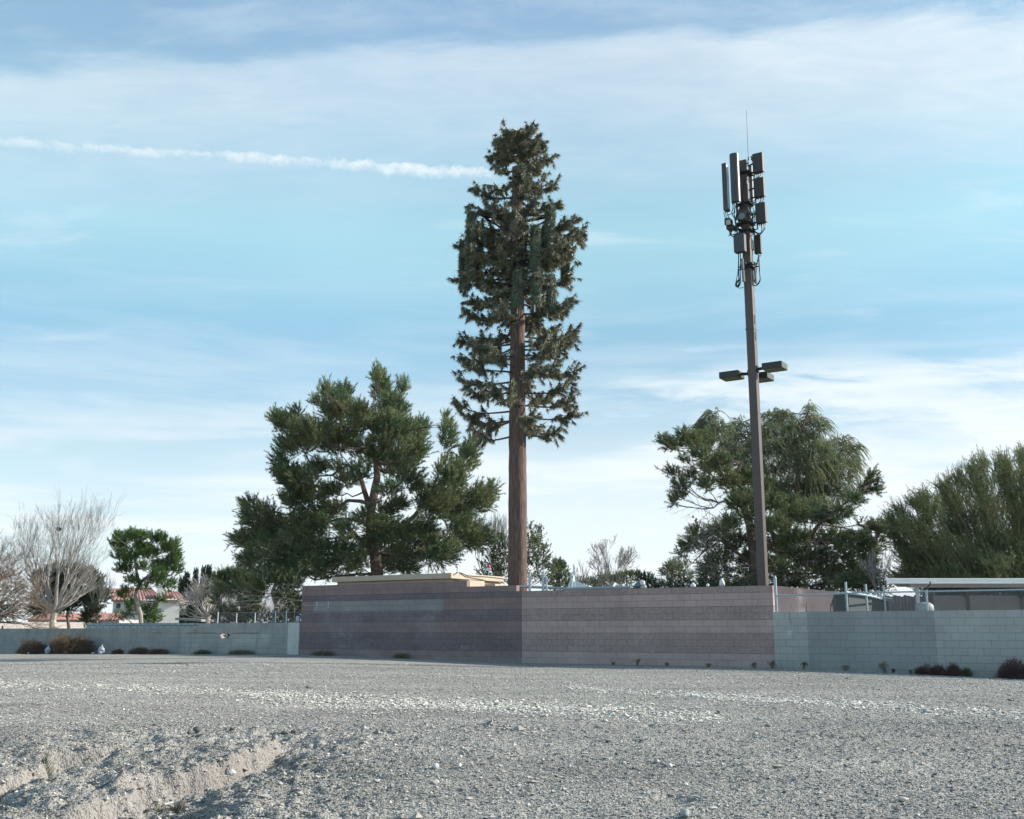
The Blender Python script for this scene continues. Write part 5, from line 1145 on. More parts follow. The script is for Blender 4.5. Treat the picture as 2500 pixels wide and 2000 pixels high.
mb = MB(); mb.tube([q + [0, 0, -.06], q + [0, 0, -.01], q + [0, 0, .04], q + [0, 0, .075]], [.03, .065, .06, .01], 10); mb.build('dome', m_white, root, smooth=True)
m_red = mat('red_plastic', (.42, .02, .025), .35, .05)
q = P(1193, 1398, 43.6)
root = thing('warning_light', q, 'red warning light on a white base above the beige shelter roof', 'warning light')
mb = MB(); mb.cyl(q + [0, 0, -.1], q + [0, 0, .08], .02, n=6); mb.build('pole', m_galv, root)
mb = MB(); mb.box(q + [0, 0, .13], (.20, .16, .11), 0, bev=.015); mb.build('base', m_white, root)
mb = MB(); mb.tube([q + [0, 0, .185], q + [0, 0, .21], q + [0, 0, .29], q + [0, 0, .32]], [.07, .075, .07, .02], 12); mb.build('lens', m_red, root, smooth=True)
# cable bridge of pale steel behind the tan wall
root = thing('cable_bridge', P(1400, 1542, 40.3) * [1, 1, 0], 'long pale steel cable bridge with thin posts showing just above the tan wall', 'cable bridge')
zb = 1.06 + 1.60
mb = MB()
A_, B_, C_ = P(1268, 1432, 39.6), P(1396, 1437, 39.2), P(1540, 1434, 38.4)
for o_ in (0, .5):
    mb.tube([A_ + EN * o_, B_ + EN * o_], .045, 4); mb.tube([B_ + EN * o_, C_ + EN * o_], .045, 4)
mb.build('rail', m_galv, root)
mb = MB()
for f in np.linspace(0, 1, 14):
    q = A_ + (B_ - A_) * f; mb.cyl(q, q + EN * .5, .015, n=5); q = B_ + (C_ - B_) * f; mb.cyl(q, q + EN * .5, .015, n=5)
mb.build('rung', m_galv, root)['kind'] = 'stuff'
for x_, y0, y1, r_ in ((1293, 1400, 1446, .05), (1326, 1396, 1446, .055), (1334, 1408, 1440, .04), (1395, 1399, 1448, .06)):
    mb = MB(); a = P(x_, y1, 39.3); a[2] = -.1; mb.cyl(a, P(x_, y0, 39.3), r_, n=8); b = P(x_, y0 + 9, 39.3); mb.cyl(b - EX * .09, b + EX * .09, .03, n=6); mb.build('post', m_galv, root)
mb = MB(); mb.cyl(P(1327, 1400, 39.3), P(1328, 1385, 39.3), .03, .02, 6); mb.build('finial', m_galv, root)
root = thing('vent_pole', P(1402, 1542, 39.5) * [1, 1, 0], 'thin white-capped pole standing highest above the tan wall, beside the bridge', 'pole')
mb = MB(); a = P(1401, 1440, 39.5); a[2] = -.1; mb.cyl(a, P(1402, 1380, 39.5), .035, n=8); mb.build('pole', m_galv, root)
mb = MB(); mb.cyl(P(1402, 1384, 39.5), P(1402, 1377, 39.5), .055, .02, 8); mb.build('cap', m_white, root)
mb = MB(); mb.box(P(1399, 1413, 39.4), (.08, .08, .22), WROT, bev=.01); mb.build('clamp', m_white, root)
m_slat = mat('brown_slats', (.075, .045, .038), .8, .2, 30, stretch=(6, 6, .2))
mb = MB()
for i in range(70): mb.box(Wp(.35 + i * .072, 3.4, 1.25), (.058, .02, 2.4 - (.0 if i % 2 else .02)), WROT)
mb.box(Wp(2.85, 3.43, 2.2), (5.1, .05, .08), WROT); mb.box(Wp(2.85, 3.43, .4), (5.1, .05, .08), WROT)
o = mb.build('slat_fence', m_slat, at=Wp(2.85, 3.4)); tag(o, 'dark brown slat fence glimpsed between the tan wall top and the steel bridge', 'fence')
m_teal = mat('dull_teal', (.09, .13, .125), .6, .1)
root = thing('roof_vent', P(1555, 1432, 39), 'grey-green conical vent hood on a dark frame above the right half of the tan wall', 'vent')
mb = MB(); mb.box(P(1530, 1436, 39), (1.35, .5, .10), WROT, bev=.01); mb.build('frame', m_crack, root)
mb = MB(); mb.box(P(1541, 1433, 38.8), (.42, .2, .09), WROT, bev=.01); mb.build('bracket', m_galv, root)
q = P(1562, 1434, 38.9); mb = MB(); mb.tube([q + [0, 0, -.02], q + [0, 0, .05], q + [0, 0, .17], q + [0, 0, .24]], [.26, .25, .12, .05], 10); mb.build('hood', m_grey, root)
mb = MB(); mb.cyl(P(1567, 1432, 38.7), P(1567, 1416, 38.7), .03, n=6); mb.box(P(1569, 1423, 38.7), (.14, .12, .14), WROT, bev=.02); mb.build('pipe', m_white, root)
for x_, y_, lab in ((1692, 1427, 'squat white vent cap on the tan wall line, left of a taller one'), (1763, 1424, 'white finial-shaped vent cap on the tan wall line, nearest the light pole')):
    q = P(x_, y_ + 8, 36.5); root = thing('rooftop_vent', q, lab, 'vent'); tall = .16 if x_ == 1763 else .06
    mb = MB(); mb.cyl(q * [1, 1, 0], q + [0, 0, .02], .06, n=8); mb.build('pipe', m_galv, root)
    mb = MB(); mb.tube([q + [0, 0, .02], q + [0, 0, .03], q + [0, 0, .08 + tall * .5], q + [0, 0, .11 + tall]], [.05, .10, .08, .015], 10); mb.build('cap', m_white, root, smooth=True)
root = thing('wall_lamp', P(1728, 1428, 36.6), 'tiny pale fitting between the two white vent caps above the tan wall', 'fitting')
mb = MB(); q = P(1728, 1431, 36.6); mb.cyl(q * [1, 1, 0], q, .025, n=6); mb.tube([q, q + [0, 0, .05], q + [0, 0, .09]], [.06, .05, .01], 8); mb.build('cap', m_white, root)
mb = MB(); q = P(1290, 1424, 41.5); 
# white tent-like duct end behind the thick rail post
q = P(1409, 1434, 40.6); mb = MB(); mb.add([q + [-.35, 0, 0], q + [.45, 0, 0], q + [.45, .4, 0], q + [-.35, .4, 0], q + [-.22, .1, .36], q + [-.22, .3, .36]], [[0, 1, 4], [3, 5, 2]]); mb.add([q + [-.35, 0, 0], q + [.45, 0, 0], q + [.45, .4, 0], q + [-.35, .4, 0], q + [-.22, .1, .36], q + [-.22, .3, .36]], [[1, 2, 5, 4], [0, 4, 5, 3], [0, 3, 2, 1]])
o = mb.build('duct_hood', m_white, at=q); tag(o, 'small white sloping hood at the foot of the thin white-capped pole', 'duct hood')

# ------------------------------------------------------------------ white patio cover, container and tank on the right
m_fascia = mat('white_fascia', (.86, .86, .84), .45, .04, 2)
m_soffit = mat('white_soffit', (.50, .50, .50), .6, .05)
m_wallp = mat('pinkish_panel', (.37, .335, .325), .85, .08, 2)
D = 41.0; x0 = P(2165, 1412, D)[0]; ztop = P(2300, 1412, D)[2]
root = thing('patio_cover', (x0 + 6, D + 2.5, 0), 'long white flat patio roof on slim white posts behind the right chain link fence', 'patio roof')
mb = MB(); mb.box((x0 + 8, D + .03, ztop - .10), (16, .06, .20), 0, bev=.008); mb.box((x0 + 8, D - .012, ztop - .035), (16, .03, .05), 0); mb.build('fascia', m_fascia, root)
mb = MB(); sh = .42
def slab(ya, yb, za, zb): mb.add([(x0 + .02 + (y - D) * sh + e * (15.9 if e else 0), y, z) for z in (za, zb) for y, e in ((ya, 0), (ya, 1), (yb, 1), (yb, 0))], [[0, 3, 2, 1], [4, 5, 6, 7], [0, 1, 5, 4], [1, 2, 6, 5], [2, 3, 7, 6], [3, 0, 4, 7]])
slab(D + .065, D + 5.5, ztop - .065, ztop - .015)
for i in range(26): slab(D + .4 + i * .2, D + .43 + i * .2, ztop - .105, ztop - .068)
mb.build('roof_deck', m_soffit, root)
mb = MB(); mb.box((x0 + 8.55, D + 1.1, ztop - .20), (14.6, .10, .20), 0, bev=.01); mb.build('beam', m_soffit, root)
for x_ in (2242, 2600):
    q = P(x_, 1480, D + 1.1); mb = MB(); mb.cyl((q[0], q[1], -.1), (q[0], q[1], ztop - .3), .075, n=10); mb.build('post', m_white, root)
root = thing('panel_wall', (P(2400, 1480, 47)[0], 47, 0), 'pinkish-beige panelled wall in shade under the white patio roof', 'wall')
xa, xb = P(2280, 1480, 47)[0], P(2280, 1480, 47)[0] + 10; zt_ = P(2400, 1454, 47)[2]
mb = MB(); mb.box(((xa + xb) / 2, 47, zt_ / 2), (xb - xa, .12, zt_), 0); mb.build('panel', m_wallp, root)
for px_ in (2272, 2364, 2496, 2630):
    q = P(px_, 1480, 46.9); mb = MB(); mb.box((q[0], 46.9, zt_ / 2 + .12), (.12, .10, zt_ + .25), 0); mb.build('post', mat('brown_post', (.13, .115, .10), .8) if px_ == 2272 else MATS['brown_post'], root)
mb = MB(); crown(mb, 48.2, [(2270 + 25 * i, 1447 + (i % 3), 26, 13) for i in range(14)], 150, .35, 40, .10, .026, up=.4, seed=140, back=0)
root = thing('hedge', (P(2430, 1480, 48.2)[0], 48.2, 0), 'dark hedge showing between the panelled wall and the patio roof', 'hedge'); mb.build('crown', m_dark, root)
mb = MB()
for i in range(9): q = P(2290 + 35 * i, 1460, 48.2); mb.cyl((q[0], q[1], -.1), (q[0], q[1], q[2]), .05, n=5)
mb.build('stem', m_bark, root)['kind'] = 'stuff'
q = P(2257, 1488, 38.5); m_tank = mat('tank_white', (.26, .28, .275), .6, .12, 3)
mb = MB(); w = MPP(1480, 38.5) * 22; prof = [(0, .0), (1.0, .0), (1.04, .10), (.98, .26), (.6, .34), (0, .36)]
pr_ = np.array(prof); a = np.arange(20) * 2 * math.pi / 20
V = np.concatenate([np.stack([q[0] + np.cos(a) * w * p_[0], 38.5 + np.sin(a) * w * .8 * p_[0], np.full(20, P(2257, 1494, 38.5)[2] + p_[1] * .95)], 1) for p_ in pr_[1:]]); k = np.arange(20)
mb.add(V, np.concatenate([np.stack([r_ * 20 + k, r_ * 20 + (k + 1) % 20, (r_ + 1) * 20 + (k + 1) % 20, (r_ + 1) * 20 + k], 1) for r_ in range(4)]))
root = thing('spa_cover', (q[0], 38.5, 0), 'rounded whitish cover seen through the fence below the patio roof edge', 'cover'); mb.build('cover', m_tank, root, smooth=True)
mb = MB(); mb.tube([(q[0], 38.5, -.1), (q[0], 38.5, P(2257, 1495, 38.5)[2])], w * .97, 16); mb.build('tub', m_wallp, root)
m_cont = mat('dark_teal', (.014, .028, .028), .6, .15, 4)
root = thing('storage_shed', (P(2095, 1480, 40.5)[0], 40.5, 0), 'dark green-black shed with a thin pale sloping roof edge behind the fence posts', 'shed')
a_, b_ = P(2071, 1452, 38.3), P(2168, 1464, 42.5)
e_ = nrm((b_ - a_) * [1, 1, 0]); n_ = np.array([-e_[1], e_[0], 0]); L_ = np.linalg.norm((b_ - a_)[:2])
mb = MB(); mb.add([a_ * [1, 1, 0], b_ * [1, 1, 0], b_, a_, a_ * [1, 1, 0] + n_ * 2, b_ * [1, 1, 0] + n_ * 2, b_ + n_ * 2, a_ + n_ * 2], [[0, 1, 2, 3], [5, 4, 7, 6], [4, 0, 3, 7], [1, 5, 6, 2]]); mb.build('wall', m_cont, root)
mb = MB(); mb.box((a_ + b_) / 2 + n_ * 1.0 + [0, 0, .04], (np.linalg.norm(b_ - a_) + .2, 2.3, .05), axes=np.array([nrm(b_ - a_), n_, np.cross(nrm(b_ - a_), n_)])); mb.build('roof', m_white, root)
root = thing('wood_fence', (P(2200, 1480, 47.5)[0], 47.5, 0), 'weathered brown board fence in the shade left of the white patio roof', 'fence')
m_board = mat('weathered_boards', (.15, .12, .115), .9, .3, 10, stretch=(3, 3, .3))
mb = MB(); xa = P(2060, 1480, 47.5)[0]; xb = P(2290, 1480, 47.5)[0]; n = int((xb - xa) / .15)
for i in range(n): mb.box((xa + i * .15, 47.5, P(2100, 1453, 47.5)[2] / 2), (.14, .02 + .004 * (i % 2), P(2100, 1453, 47.5)[2] - .06 * ((i * 7) % 3)), 0)
mb.build('boards', m_board, root)
# dark board fences/back walls closing the yards behind the trees
m_far = mat('far_wall', (.24, .20, .185), .9, .1, .5)
for (px0, px1, yy, D_, lab) in ((1590, 2060, 1442, 52.5, 'shaded tan garden wall hidden behind the ragged pine'),):
    a = P(px0, yy, D_); b = P(px1, yy, D_); mb = MB(); mb.box(((a[0] + b[0]) / 2, D_, 1.0), (b[0] - a[0], .2, 2.0), 0); o = mb.build('garden_wall', m_far, at=((a[0] + b[0]) / 2, D_, 0)); tag(o, lab, 'wall')

# ------------------------------------------------------------------ house and garden walls on the left
m_stucco = mat('white_stucco', (.62, .60, .54), .85, .05, 1.5)
m_tile = bpy.data.materials.new('roof_tiles')
def tilemat():
    m = m_tile; m.use_nodes = True; nt = m.node_tree; N = nt.nodes.new; L = nt.links.new; p = nt.nodes['Principled BSDF']; p.inputs['Roughness'].default_value = .85
    tc = N('ShaderNodeTexCoord'); n = N('ShaderNodeTexNoise'); L(tc.outputs['Object'], n.inputs['Vector']); n.inputs['Scale'].default_value = 2.5; n.inputs['Detail'].default_value = 5
    r_ = N('ShaderNodeValToRGB'); L(n.outputs[0], r_.inputs[0]); r_.color_ramp.elements[0].position = .35; r_.color_ramp.elements[0].color = (.22, .095, .075, 1); r_.color_ramp.elements[1].position = .65; r_.color_ramp.elements[1].color = (.40, .215, .175, 1)
    L(r_.outputs[0], p.inputs['Base Color'])
tilemat()
def tiled(mb, a, b, c, d, pitch=.34, amp=.07):
    """roof slope a-b (eave) to d-c (ridge) with half-round tile rows running down it"""
    a, b, c, d = [np.array(q, float) for q in (a, b, c, d)]; W_ = np.linalg.norm(b - a); n = max(4, int(W_ / pitch) * 4); nn = nrm(np.cross(b - a, d - a)); nn = nn if nn[2] > 0 else -nn
    u = np.linspace(0, 1, n + 1)[:, None]; off = (amp * np.abs(np.sin(np.arange(n + 1) * math.pi / 4)))[:, None] * nn; mm = 7
    rows = []
    for j in range(mm + 1):
        v = j / mm; rows.append((a + (b - a) * u) * (1 - v) + (d + (c - d) * u) * v + off + nn * .0)
    V = np.concatenate(rows); i = np.arange(n); F = np.concatenate([np.stack([j * (n + 1) + i, j * (n + 1) + i + 1, (j + 1) * (n + 1) + i + 1, (j + 1) * (n + 1) + i], 1) for j in range(mm)]); mb.add(V, F)
D = 108.0
root = thing('house', P(360, 1542, D) * [1, 1, 0], 'white stucco house with red clay tile roofs behind the flat-topped pine', 'house')
X = lambda px_, D_=D: P(px_, 1500, D_)[0]; Zh = lambda y, D_=D: P(1250, y, D_)[2]
mb = MB(); zw = Zh(1469)
mb.box(((X(279) + X(383)) / 2, D + 1.7, zw / 2), (X(383) - X(279), 3.0, zw), 0)
mb.box(((X(382) + X(434)) / 2, D + .1, Zh(1468) / 2), (X(434) - X(382), 2.6, Zh(1468)), 0); mb.build('wall', m_stucco, root)
mb = MB(); tiled(mb, (X(275), D - .3, Zh(1466)), (X(400), D - .3, Zh(1466)), (X(365), D + 4.5, Zh(1432)), (X(296), D + 4.5, Zh(1432)))
tiled(mb, (X(275), D + 5.3, Zh(1466)), (X(275), D - .3, Zh(1466)), (X(296), D + 4.4, Zh(1432)), (X(296), D + 4.5, Zh(1432)))
tiled(mb, (X(376), D - 1.7, Zh(1465)), (X(447), D - 1.7, Zh(1465)), (X(428), D + 1.2, Zh(1443)), (X(378), D + 1.2, Zh(1440)))
tiled(mb, (X(447), D - 1.7, Zh(1465)), (X(447), D + 1.6, Zh(1465)), (X(428), D + 1.4, Zh(1443)), (X(428), D + 1.2, Zh(1443)))
tiled(mb, (X(240), D + 3, Zh(1462)), (X(300), D + 3, Zh(1466)), (X(297), D + 8, Zh(1430)), (X(252), D + 8, Zh(1433))); mb.build('roof', m_tile, root)
mb = MB(); mb.box(((X(275) + X(400)) / 2, D - .25, Zh(1468)), (X(400) - X(275), .12, .16), 0); mb.box(((X(376) + X(446)) / 2, D - 1.65, Zh(1467.5)), (X(446) - X(376), .12, .16), 0); mb.build('eave', mat('dark_eave', (.12, .08, .07), .8), root)
mb = MB(); mb.box((X(387), D - 1.0, Zh(1452)), (.75, .8, 1.7), 0); mb.build('chimney', m_stucco, root)
mb = MB(); mb.box((X(296), D + 6, Zh(1428)), (.28, .3, .7), 0); mb.build('chimney_pipe', m_white, root)
m_glass = mat('dark_window', (.05, .06, .065), .12, .1, 5, spec=.8)
for x_, y_, w_, h_ in ((292, 1480, 14, 16), (312, 1478, 10, 12)):
    f_ = MB(); f_.box((X(x_), D + .16, Zh(y_)), (w_ * .0401, .12, h_ * .0401), 0); w0 = f_.build('window', m_white, root)
    mb = MB(); mb.box((X(x_), D + .08, Zh(y_)), (w_ * .0401 - .16, .06, h_ * .0401 - .16), 0); mb.build('pane', m_glass, w0)
root = thing('house', P(190, 1542, 98) * [1, 1, 0], 'low house with red tile roof mostly hidden behind the tall leafless tree', 'house')
mb = MB(); mb.box((X(170, 98), 102, Zh(1512, 98) / 2), (X(285, 98) - X(60, 98), 6, Zh(1512, 98)), 0); mb.build('wall', m_wallp, root)
mb = MB(); tiled(mb, (X(52, 98), 98.6, Zh(1514, 98)), (X(288, 98), 98.6, Zh(1514, 98)), (X(268, 98), 102, Zh(1496, 98)), (X(72, 98), 102, Zh(1496, 98))); mb.build('roof', m_tile, root)
root = thing('carport', P(460, 1542, 90) * [1, 1, 0], 'low dark carport roof beside the right end of the white house', 'carport')
mb = MB(); mb.box((X(460, 90), 92, Zh(1513, 90)), (X(492, 90) - X(428, 90), 4, .18), axes=np.array([nrm(np.array([1, 0, -.06])), [0, 1, 0], nrm(np.array([.06, 0, 1]))])); mb.build('roof', m_wired, root)
mb = MB()
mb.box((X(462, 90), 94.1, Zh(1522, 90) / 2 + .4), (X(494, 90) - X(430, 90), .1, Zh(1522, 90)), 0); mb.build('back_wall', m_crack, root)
bpy.data.objects['house'].rotation_euler = (0, 0, math.radians(18))
# sunlit garden wall and striped shaded wall
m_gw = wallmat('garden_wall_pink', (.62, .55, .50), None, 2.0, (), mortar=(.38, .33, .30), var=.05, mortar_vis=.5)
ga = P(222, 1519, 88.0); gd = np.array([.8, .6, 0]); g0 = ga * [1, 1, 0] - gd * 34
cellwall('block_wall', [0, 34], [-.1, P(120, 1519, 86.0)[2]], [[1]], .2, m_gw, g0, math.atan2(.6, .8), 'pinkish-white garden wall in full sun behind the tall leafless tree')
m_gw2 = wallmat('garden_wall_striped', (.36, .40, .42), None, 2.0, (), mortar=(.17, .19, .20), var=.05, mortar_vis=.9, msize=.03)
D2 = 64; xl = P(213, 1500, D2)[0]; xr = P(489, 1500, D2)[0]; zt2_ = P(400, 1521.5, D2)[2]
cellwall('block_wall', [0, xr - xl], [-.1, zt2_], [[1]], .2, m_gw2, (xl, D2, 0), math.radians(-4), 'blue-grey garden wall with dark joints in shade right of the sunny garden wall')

# ------------------------------------------------------------------ mountains
m_mtn = mat('mountain', (.20, .18, .17), .95, .15, .002)
def ridge(name, x0, x1, prof, D, label):
    xs = np.linspace(x0, x1, 60); hy = np.interp(xs, [p_[0] for p_ in prof], [p_[1] for p_ in prof]); V = []; 
    for j, (k_, dz) in enumerate(((0, 0.), (.25, .35), (.5, .72), (.75, .9), (1, 1.), (1.5, .55), (2, 0.))):
        for x, y in zip(xs, hy):
            t = P(x, y, D); h = max(t[2], 5); dd = (k_ - 1) * 900; nz = vn(np.array([x * .08]), np.array([j * .9]), 4)[0] * 60 * (1 if 0 < j < 6 and j != 4 else 0)
            V.append((t[0], D + dd + nz * 3, h * dz + nz * .4 - (20 if dz == 0 else 0)))
    n = 60; i = np.arange(n - 1); F = np.concatenate([np.stack([j * n + i, j * n + i + 1, (j + 1) * n + i + 1, (j + 1) * n + i], 1) for j in range(6)]); mb = MB(); mb.add(V, F); o = mb.build(name, m_mtn, smooth=True); tag(o, label, kind='structure')
ridge('mountains', 1380, 2350, [(1380, 1530), (1500, 1470), (1560, 1440), (1600, 1418), (1614, 1412), (1632, 1420), (1680, 1430), (1800, 1445), (2000, 1430), (2350, 1500)], 14000, 'far blue mountain seen in the gap between the low trees')
ridge('mountains', 380, 800, [(380, 1520), (470, 1470), (505, 1422), (522, 1416), (540, 1422), (580, 1440), (700, 1450), (800, 1500)], 14000, 'far blue hill behind the cypresses')

# ------------------------------------------------------------------ dry brush, litter and weeds at the foot of the walls
m_tumble = mat('tumbleweed', (.15, .105, .068), .9, .15, 3, island=.4)
m_tumble2 = mat('tumbleweed_red', (.12, .065, .055), .9, .2, 3, island=.4)
m_weed = mat('dry_weed', (.19, .165, .10), .9, .2, 3, island=.4)
m_weedg = mat('green_weed', (.13, .15, .085), .8, .2, 3, island=.4, trans=.2)
def gpt(px_, t_off=0.0):
    """foot of the wall below photo column px_, t_off metres in front"""
    s_ = s_at(px_, -t_off); q = Wp(s_, -t_off); q[2] = float(H(np.array([q[0]]), np.array([q[1]]))[0]); return q
def bush(name, px_, w_px, h_px, off, m, label, cat, n=9000, seed=0, group=None, ln=.15, wd=.010):
    c = gpt(px_, off); mm = MPP(1600, c[1]); rx, rz = w_px * mm / 2, h_px * mm * 1.15; g = np.random.default_rng(seed + 500)
    mb = MB(); k = n; d = nrm(g.normal(size=(k, 3))); d[:, 2] = np.abs(d[:, 2]); r_ = g.uniform(0, 1, (k, 1)) ** .45
    lump = .95 + .75 * fbm(d[:, 0] * 1.5 + 7 * seed, d[:, 1] * 1.5 + d[:, 2] * 1.5, 1.3, 3, seed)[:, None]
    p = c + d * r_ * lump * [rx, min(rx, .55), rz] + [0, 0, .01]; dr = nrm(d * .8 + g.normal(size=(k, 3)) * .6 + [0, 0, .3]); mb.blades(p, dr, ln * g.uniform(.5, 1.3, k), wd)
    m2 = max(20, k // 60); e = c + nrm(np.abs(g.normal(size=(m2, 3))) * [1, .5, 1] * np.sign(g.normal(size=(m2, 3))) * [1, 1, 0] + [0, 0, .6]) * [rx, min(rx, .5), rz] * 1.05
    mb.segs(np.repeat(c[None] + [0, 0, -.02], m2, 0), e, np.full(m2, .009), np.full(m2, .003))
    o = mb.build(name, m, at=c); tag(o, label, cat, group); return o
bush('tumbleweed', 186, 110, 42, .85, m_tumble, 'largest brown tumbleweed heap against the weathered left wall', 'tumbleweed', 20000, 1)
bush('tumbleweed', 150, 50, 30, .8, m_tumble, 'brown tumbleweed at the left shoulder of the largest heap', 'tumbleweed', 8000, 2)
bush('tumbleweed', 90, 62, 26, .8, m_tumble, 'long low tumbleweed left of the left plastic bag', 'tumbleweed', 9000, 3)
bush('tumbleweed', 64, 26, 12, .8, m_tumble2, 'smallest tumbleweed at the far left end of the wall foot', 'tumbleweed', 3000, 4)
bush('dry_bush', 293, 24, 6, .5, m_tumble, 'small flat dry bush, leftmost of three right of the plastic bags', 'bush', 2500, 5)
bush('dry_bush', 343, 46, 10, .5, m_tumble, 'dry bush in the middle of three along the left wall', 'bush', 5000, 6)
bush('dry_bush', 390, 42, 7, .5, m_tumble, 'low dry bush, rightmost of three along the left wall', 'bush', 4000, 7)
bush('weed_patch', 497, 40, 4, .4, m_weedg, 'flat olive weeds below the hole in the left wall', 'weeds', 2500, 8)
bush('weed_patch', 590, 60, 5, .35, m_weed, 'thin line of weeds between the wall hole and the pillar', 'weeds', 2500, 9)
bush('weed_patch', 790, 60, 6, .3, m_weed, 'low weeds at the left foot of the purple wall', 'weeds', 2500, 10)
bush('weed_patch', 980, 34, 6, .3, m_weed, 'low weeds at the middle foot of the purple wall', 'weeds', 1500, 11)
bush('dry_bush', 2460, 74, 32, .5, m_tumble2, 'largest dark red-brown bush at the right edge of the grey wall', 'bush', 4500, 12, ln=.10, wd=.014)
bush('dry_bush', 2318, 32, 20, .5, m_tumble2, 'rounded dark red bush standing alone at the grey wall', 'bush', 1900, 13, wd=.013)
bush('dry_bush', 2278, 36, 14, .5, m_tumble2, 'dark red bush left of the rounded one at the grey wall', 'bush', 1900, 14, wd=.013)
bush('dry_bush', 2240, 24, 9, .5, m_tumble2, 'flattest dark bush, leftmost of the red-brown row at the grey wall', 'bush', 1500, 15)
bush('weed', 2348, 20, 11, .5, m_weedg, 'green weed between the red bushes of the grey wall', 'weed', 1200, 16, ln=.16)
def sprig(px_, h_px, off, m, label, seed, cat='weed'):
    c = gpt(px_, off); h = h_px * MPP(1600, c[1]); mb = MB(); g = np.random.default_rng(seed)
    for i in range(5): grow(mb, c, nrm(np.array([g.normal() * .5, g.normal() * .3, 1.])), h * .45, .007, 1, 4, g, up=.12, ang=.5, shrink=.7, minr=.004)
    k = 90; hh = g.uniform(.05, .95, (k, 1)); p = c + g.normal(size=(k, 3)) * [h * .30, h * .25, 0] * (.3 + hh) + np.array([0, 0, 1]) * hh * h; mb.blades(p, g.normal(size=(k, 3)) + [0, 0, .5], .045, .012)
    o = mb.build('weed', m, at=c); tag(o, label, cat)
for px_, h, m, lab in ((1553, 15, m_weed, 'dark spiky weed at the tan wall, left of the bigger group'), (1625, 9, m_weed, 'short weed in the middle of the tan wall foot'), (1495, 7, m_tumble, 'tiny weed, leftmost along the tan wall foot'), (1726, 9, m_weed, 'broad pale weed between the middle and the corner of the tan wall'),
    (1838, 13, m_weed, 'pale weed just left of the wall corner under the light pole'), (1879, 17, m_tumble, 'reddish weed exactly at the corner where tan and grey walls meet'), (1955, 17, m_tumble, 'thin brown upright weed, leftmost along the grey wall'),
    (2057, 14, m_weed, 'stubby tan weed in front of the darker painted rectangle'), (2153, 24, m_tumble, 'tallest thin upright weed along the grey wall'), (2172, 9, m_tumble2, 'small dark weed at the right of the tallest thin weed'), (2256, 24, m_weed, 'pale upright weed behind the red bushes'), (2213, 9, m_weed, 'faint small weed between tallest weed and red bushes')):
    sprig(px_, h, .35, m, lab, int(px_))
m_bag = mat('plastic_bag', (.52, .56, .62), .4, .10, 20, trans=.3, bump=.01, bscale=25)
def bag(px_, w_px, h_px, label, seed):
    import bmesh
    c = gpt(px_, 1.35); mm = MPP(1600, c[1]); bm = bmesh.new(); bmesh.ops.create_icosphere(bm, subdivisions=4, radius=1); v = np.array([q.co[:] for q in bm.verts]); F = np.array([[q.index for q in f.verts] for f in bm.faces]); bm.free()
    n = fbm(v[:, 0] * 1.5 + seed, v[:, 2] * 1.5 + v[:, 1], 1.8, 4, seed, .65); v = v * (1 + .55 * n[:, None]); top = sms(v[:, 2], .1, 1.0); v[:, 0] *= 1 - .55 * top; v[:, 1] *= 1 - .6 * top
    v = v * np.array([w_px * mm / 2, w_px * mm / 2.6, h_px * mm / 2]); mb = MB(); mb.add(v + c + [0, 0, h_px * mm * .45], F)
    o = mb.build('plastic_bag', m_bag, at=c, smooth=False); tag(o, label, 'plastic bag')
bag(122, 13, 20, 'upright whitish plastic bag caught between two tumbleweeds', 3); bag(253, 17, 21, 'crumpled whitish plastic bag right of the largest tumbleweed', 7)
bag(75, 5, 5, 'tiny white plastic scrap in front of the long low tumbleweed', 9); bag(232, 8, 5, 'small flat white plastic scrap at the right foot of the largest tumbleweed', 11)
m_paper = mat('white_litter', (.75, .75, .74), .6, .03)
r_ = ray(415, 1918); D3 = 9.0
for _ in range(20):
    t = D3 / r_[1]; D3 = .5 * D3 + .5 * (CAMZ - float(H(np.array([r_[0] * t]), np.array([D3]))[0])) / (-r_[2] / r_[1])
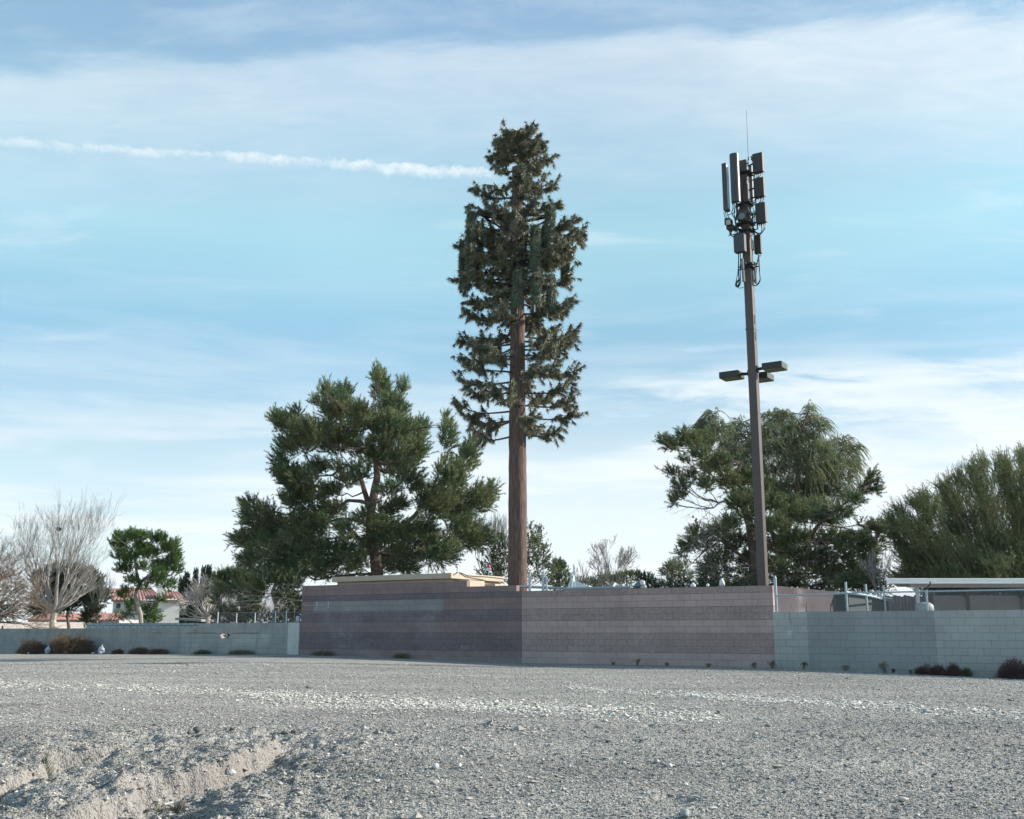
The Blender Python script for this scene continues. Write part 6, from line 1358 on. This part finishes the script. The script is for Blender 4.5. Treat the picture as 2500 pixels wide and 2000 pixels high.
c = np.array([r_[0] * D3 / r_[1], D3, 0.]); c[2] = float(H(np.array([c[0]]), np.array([c[1]]))[0]) + .02
mb = MB(); mb.tube([c + [-.03, -.01, 0], c + [.03, .02, .012]], .010, 8); o = mb.build('paper_scrap', m_paper, at=c); tag(o, 'small white cylindrical paper scrap lying in the main gully', 'litter')
def tuft(px_, py_, n, ln, label, seed, m=None):
    r_ = ray(px_, py_); D_ = 9.0
    for _ in range(20):
        t = D_ / r_[1]; D_ = .5 * D_ + .5 * (CAMZ - float(H(np.array([r_[0] * t]), np.array([D_]))[0])) / (-r_[2] / r_[1])
    c = np.array([r_[0] * D_ / r_[1], D_, 0.]); g = np.random.default_rng(seed); p = c + np.clip(g.normal(size=(n, 3)), -1.4, 1.4) * [.045, .035, 0]; p[:, 2] = H(p[:, 0], p[:, 1]); mb = MB(); mb.blades(p, g.normal(size=(n, 3)) * .35 + [.35, 0, 1], g.uniform(.5, 1.2, n) * ln, .007)
    o = mb.build('grass_tuft', m or m_weedg, at=c + [0, 0, float(p[:, 2].mean())]); tag(o, label, 'grass tuft')
tuft(114, 1888, 130, .13, 'tuft of fresh green grass in the left gully', 1); tuft(395, 1930, 60, .07, 'small green grass tuft beside the white paper scrap', 2); tuft(20, 1945, 60, .06, 'dark green tuft at the left edge in the left gully', 3)
tuft(425, 1985, 120, .05, 'olive tuft at the bottom in the gully pit', 4, m_weed)

# ------------------------------------------------------------------ air
def haze():
    m = bpy.data.materials.new('haze'); m.use_nodes = True; nt = m.node_tree; nt.nodes.clear(); o_ = nt.nodes.new('ShaderNodeOutputMaterial'); v = nt.nodes.new('ShaderNodeVolumePrincipled')
    v.inputs['Color'].default_value = (.93, .97, 1.0, 1); v.inputs['Density'].default_value = 5e-5; v.inputs['Anisotropy'].default_value = 0.0; nt.links.new(v.outputs[0], o_.inputs['Volume'])
    mb = MB(); mb.box((0, 8000, 349), (24000, 16600, 702), 0); o = mb.build('haze', m); tag(o, 'thin desert air fading the far mountains', kind='stuff')
haze()
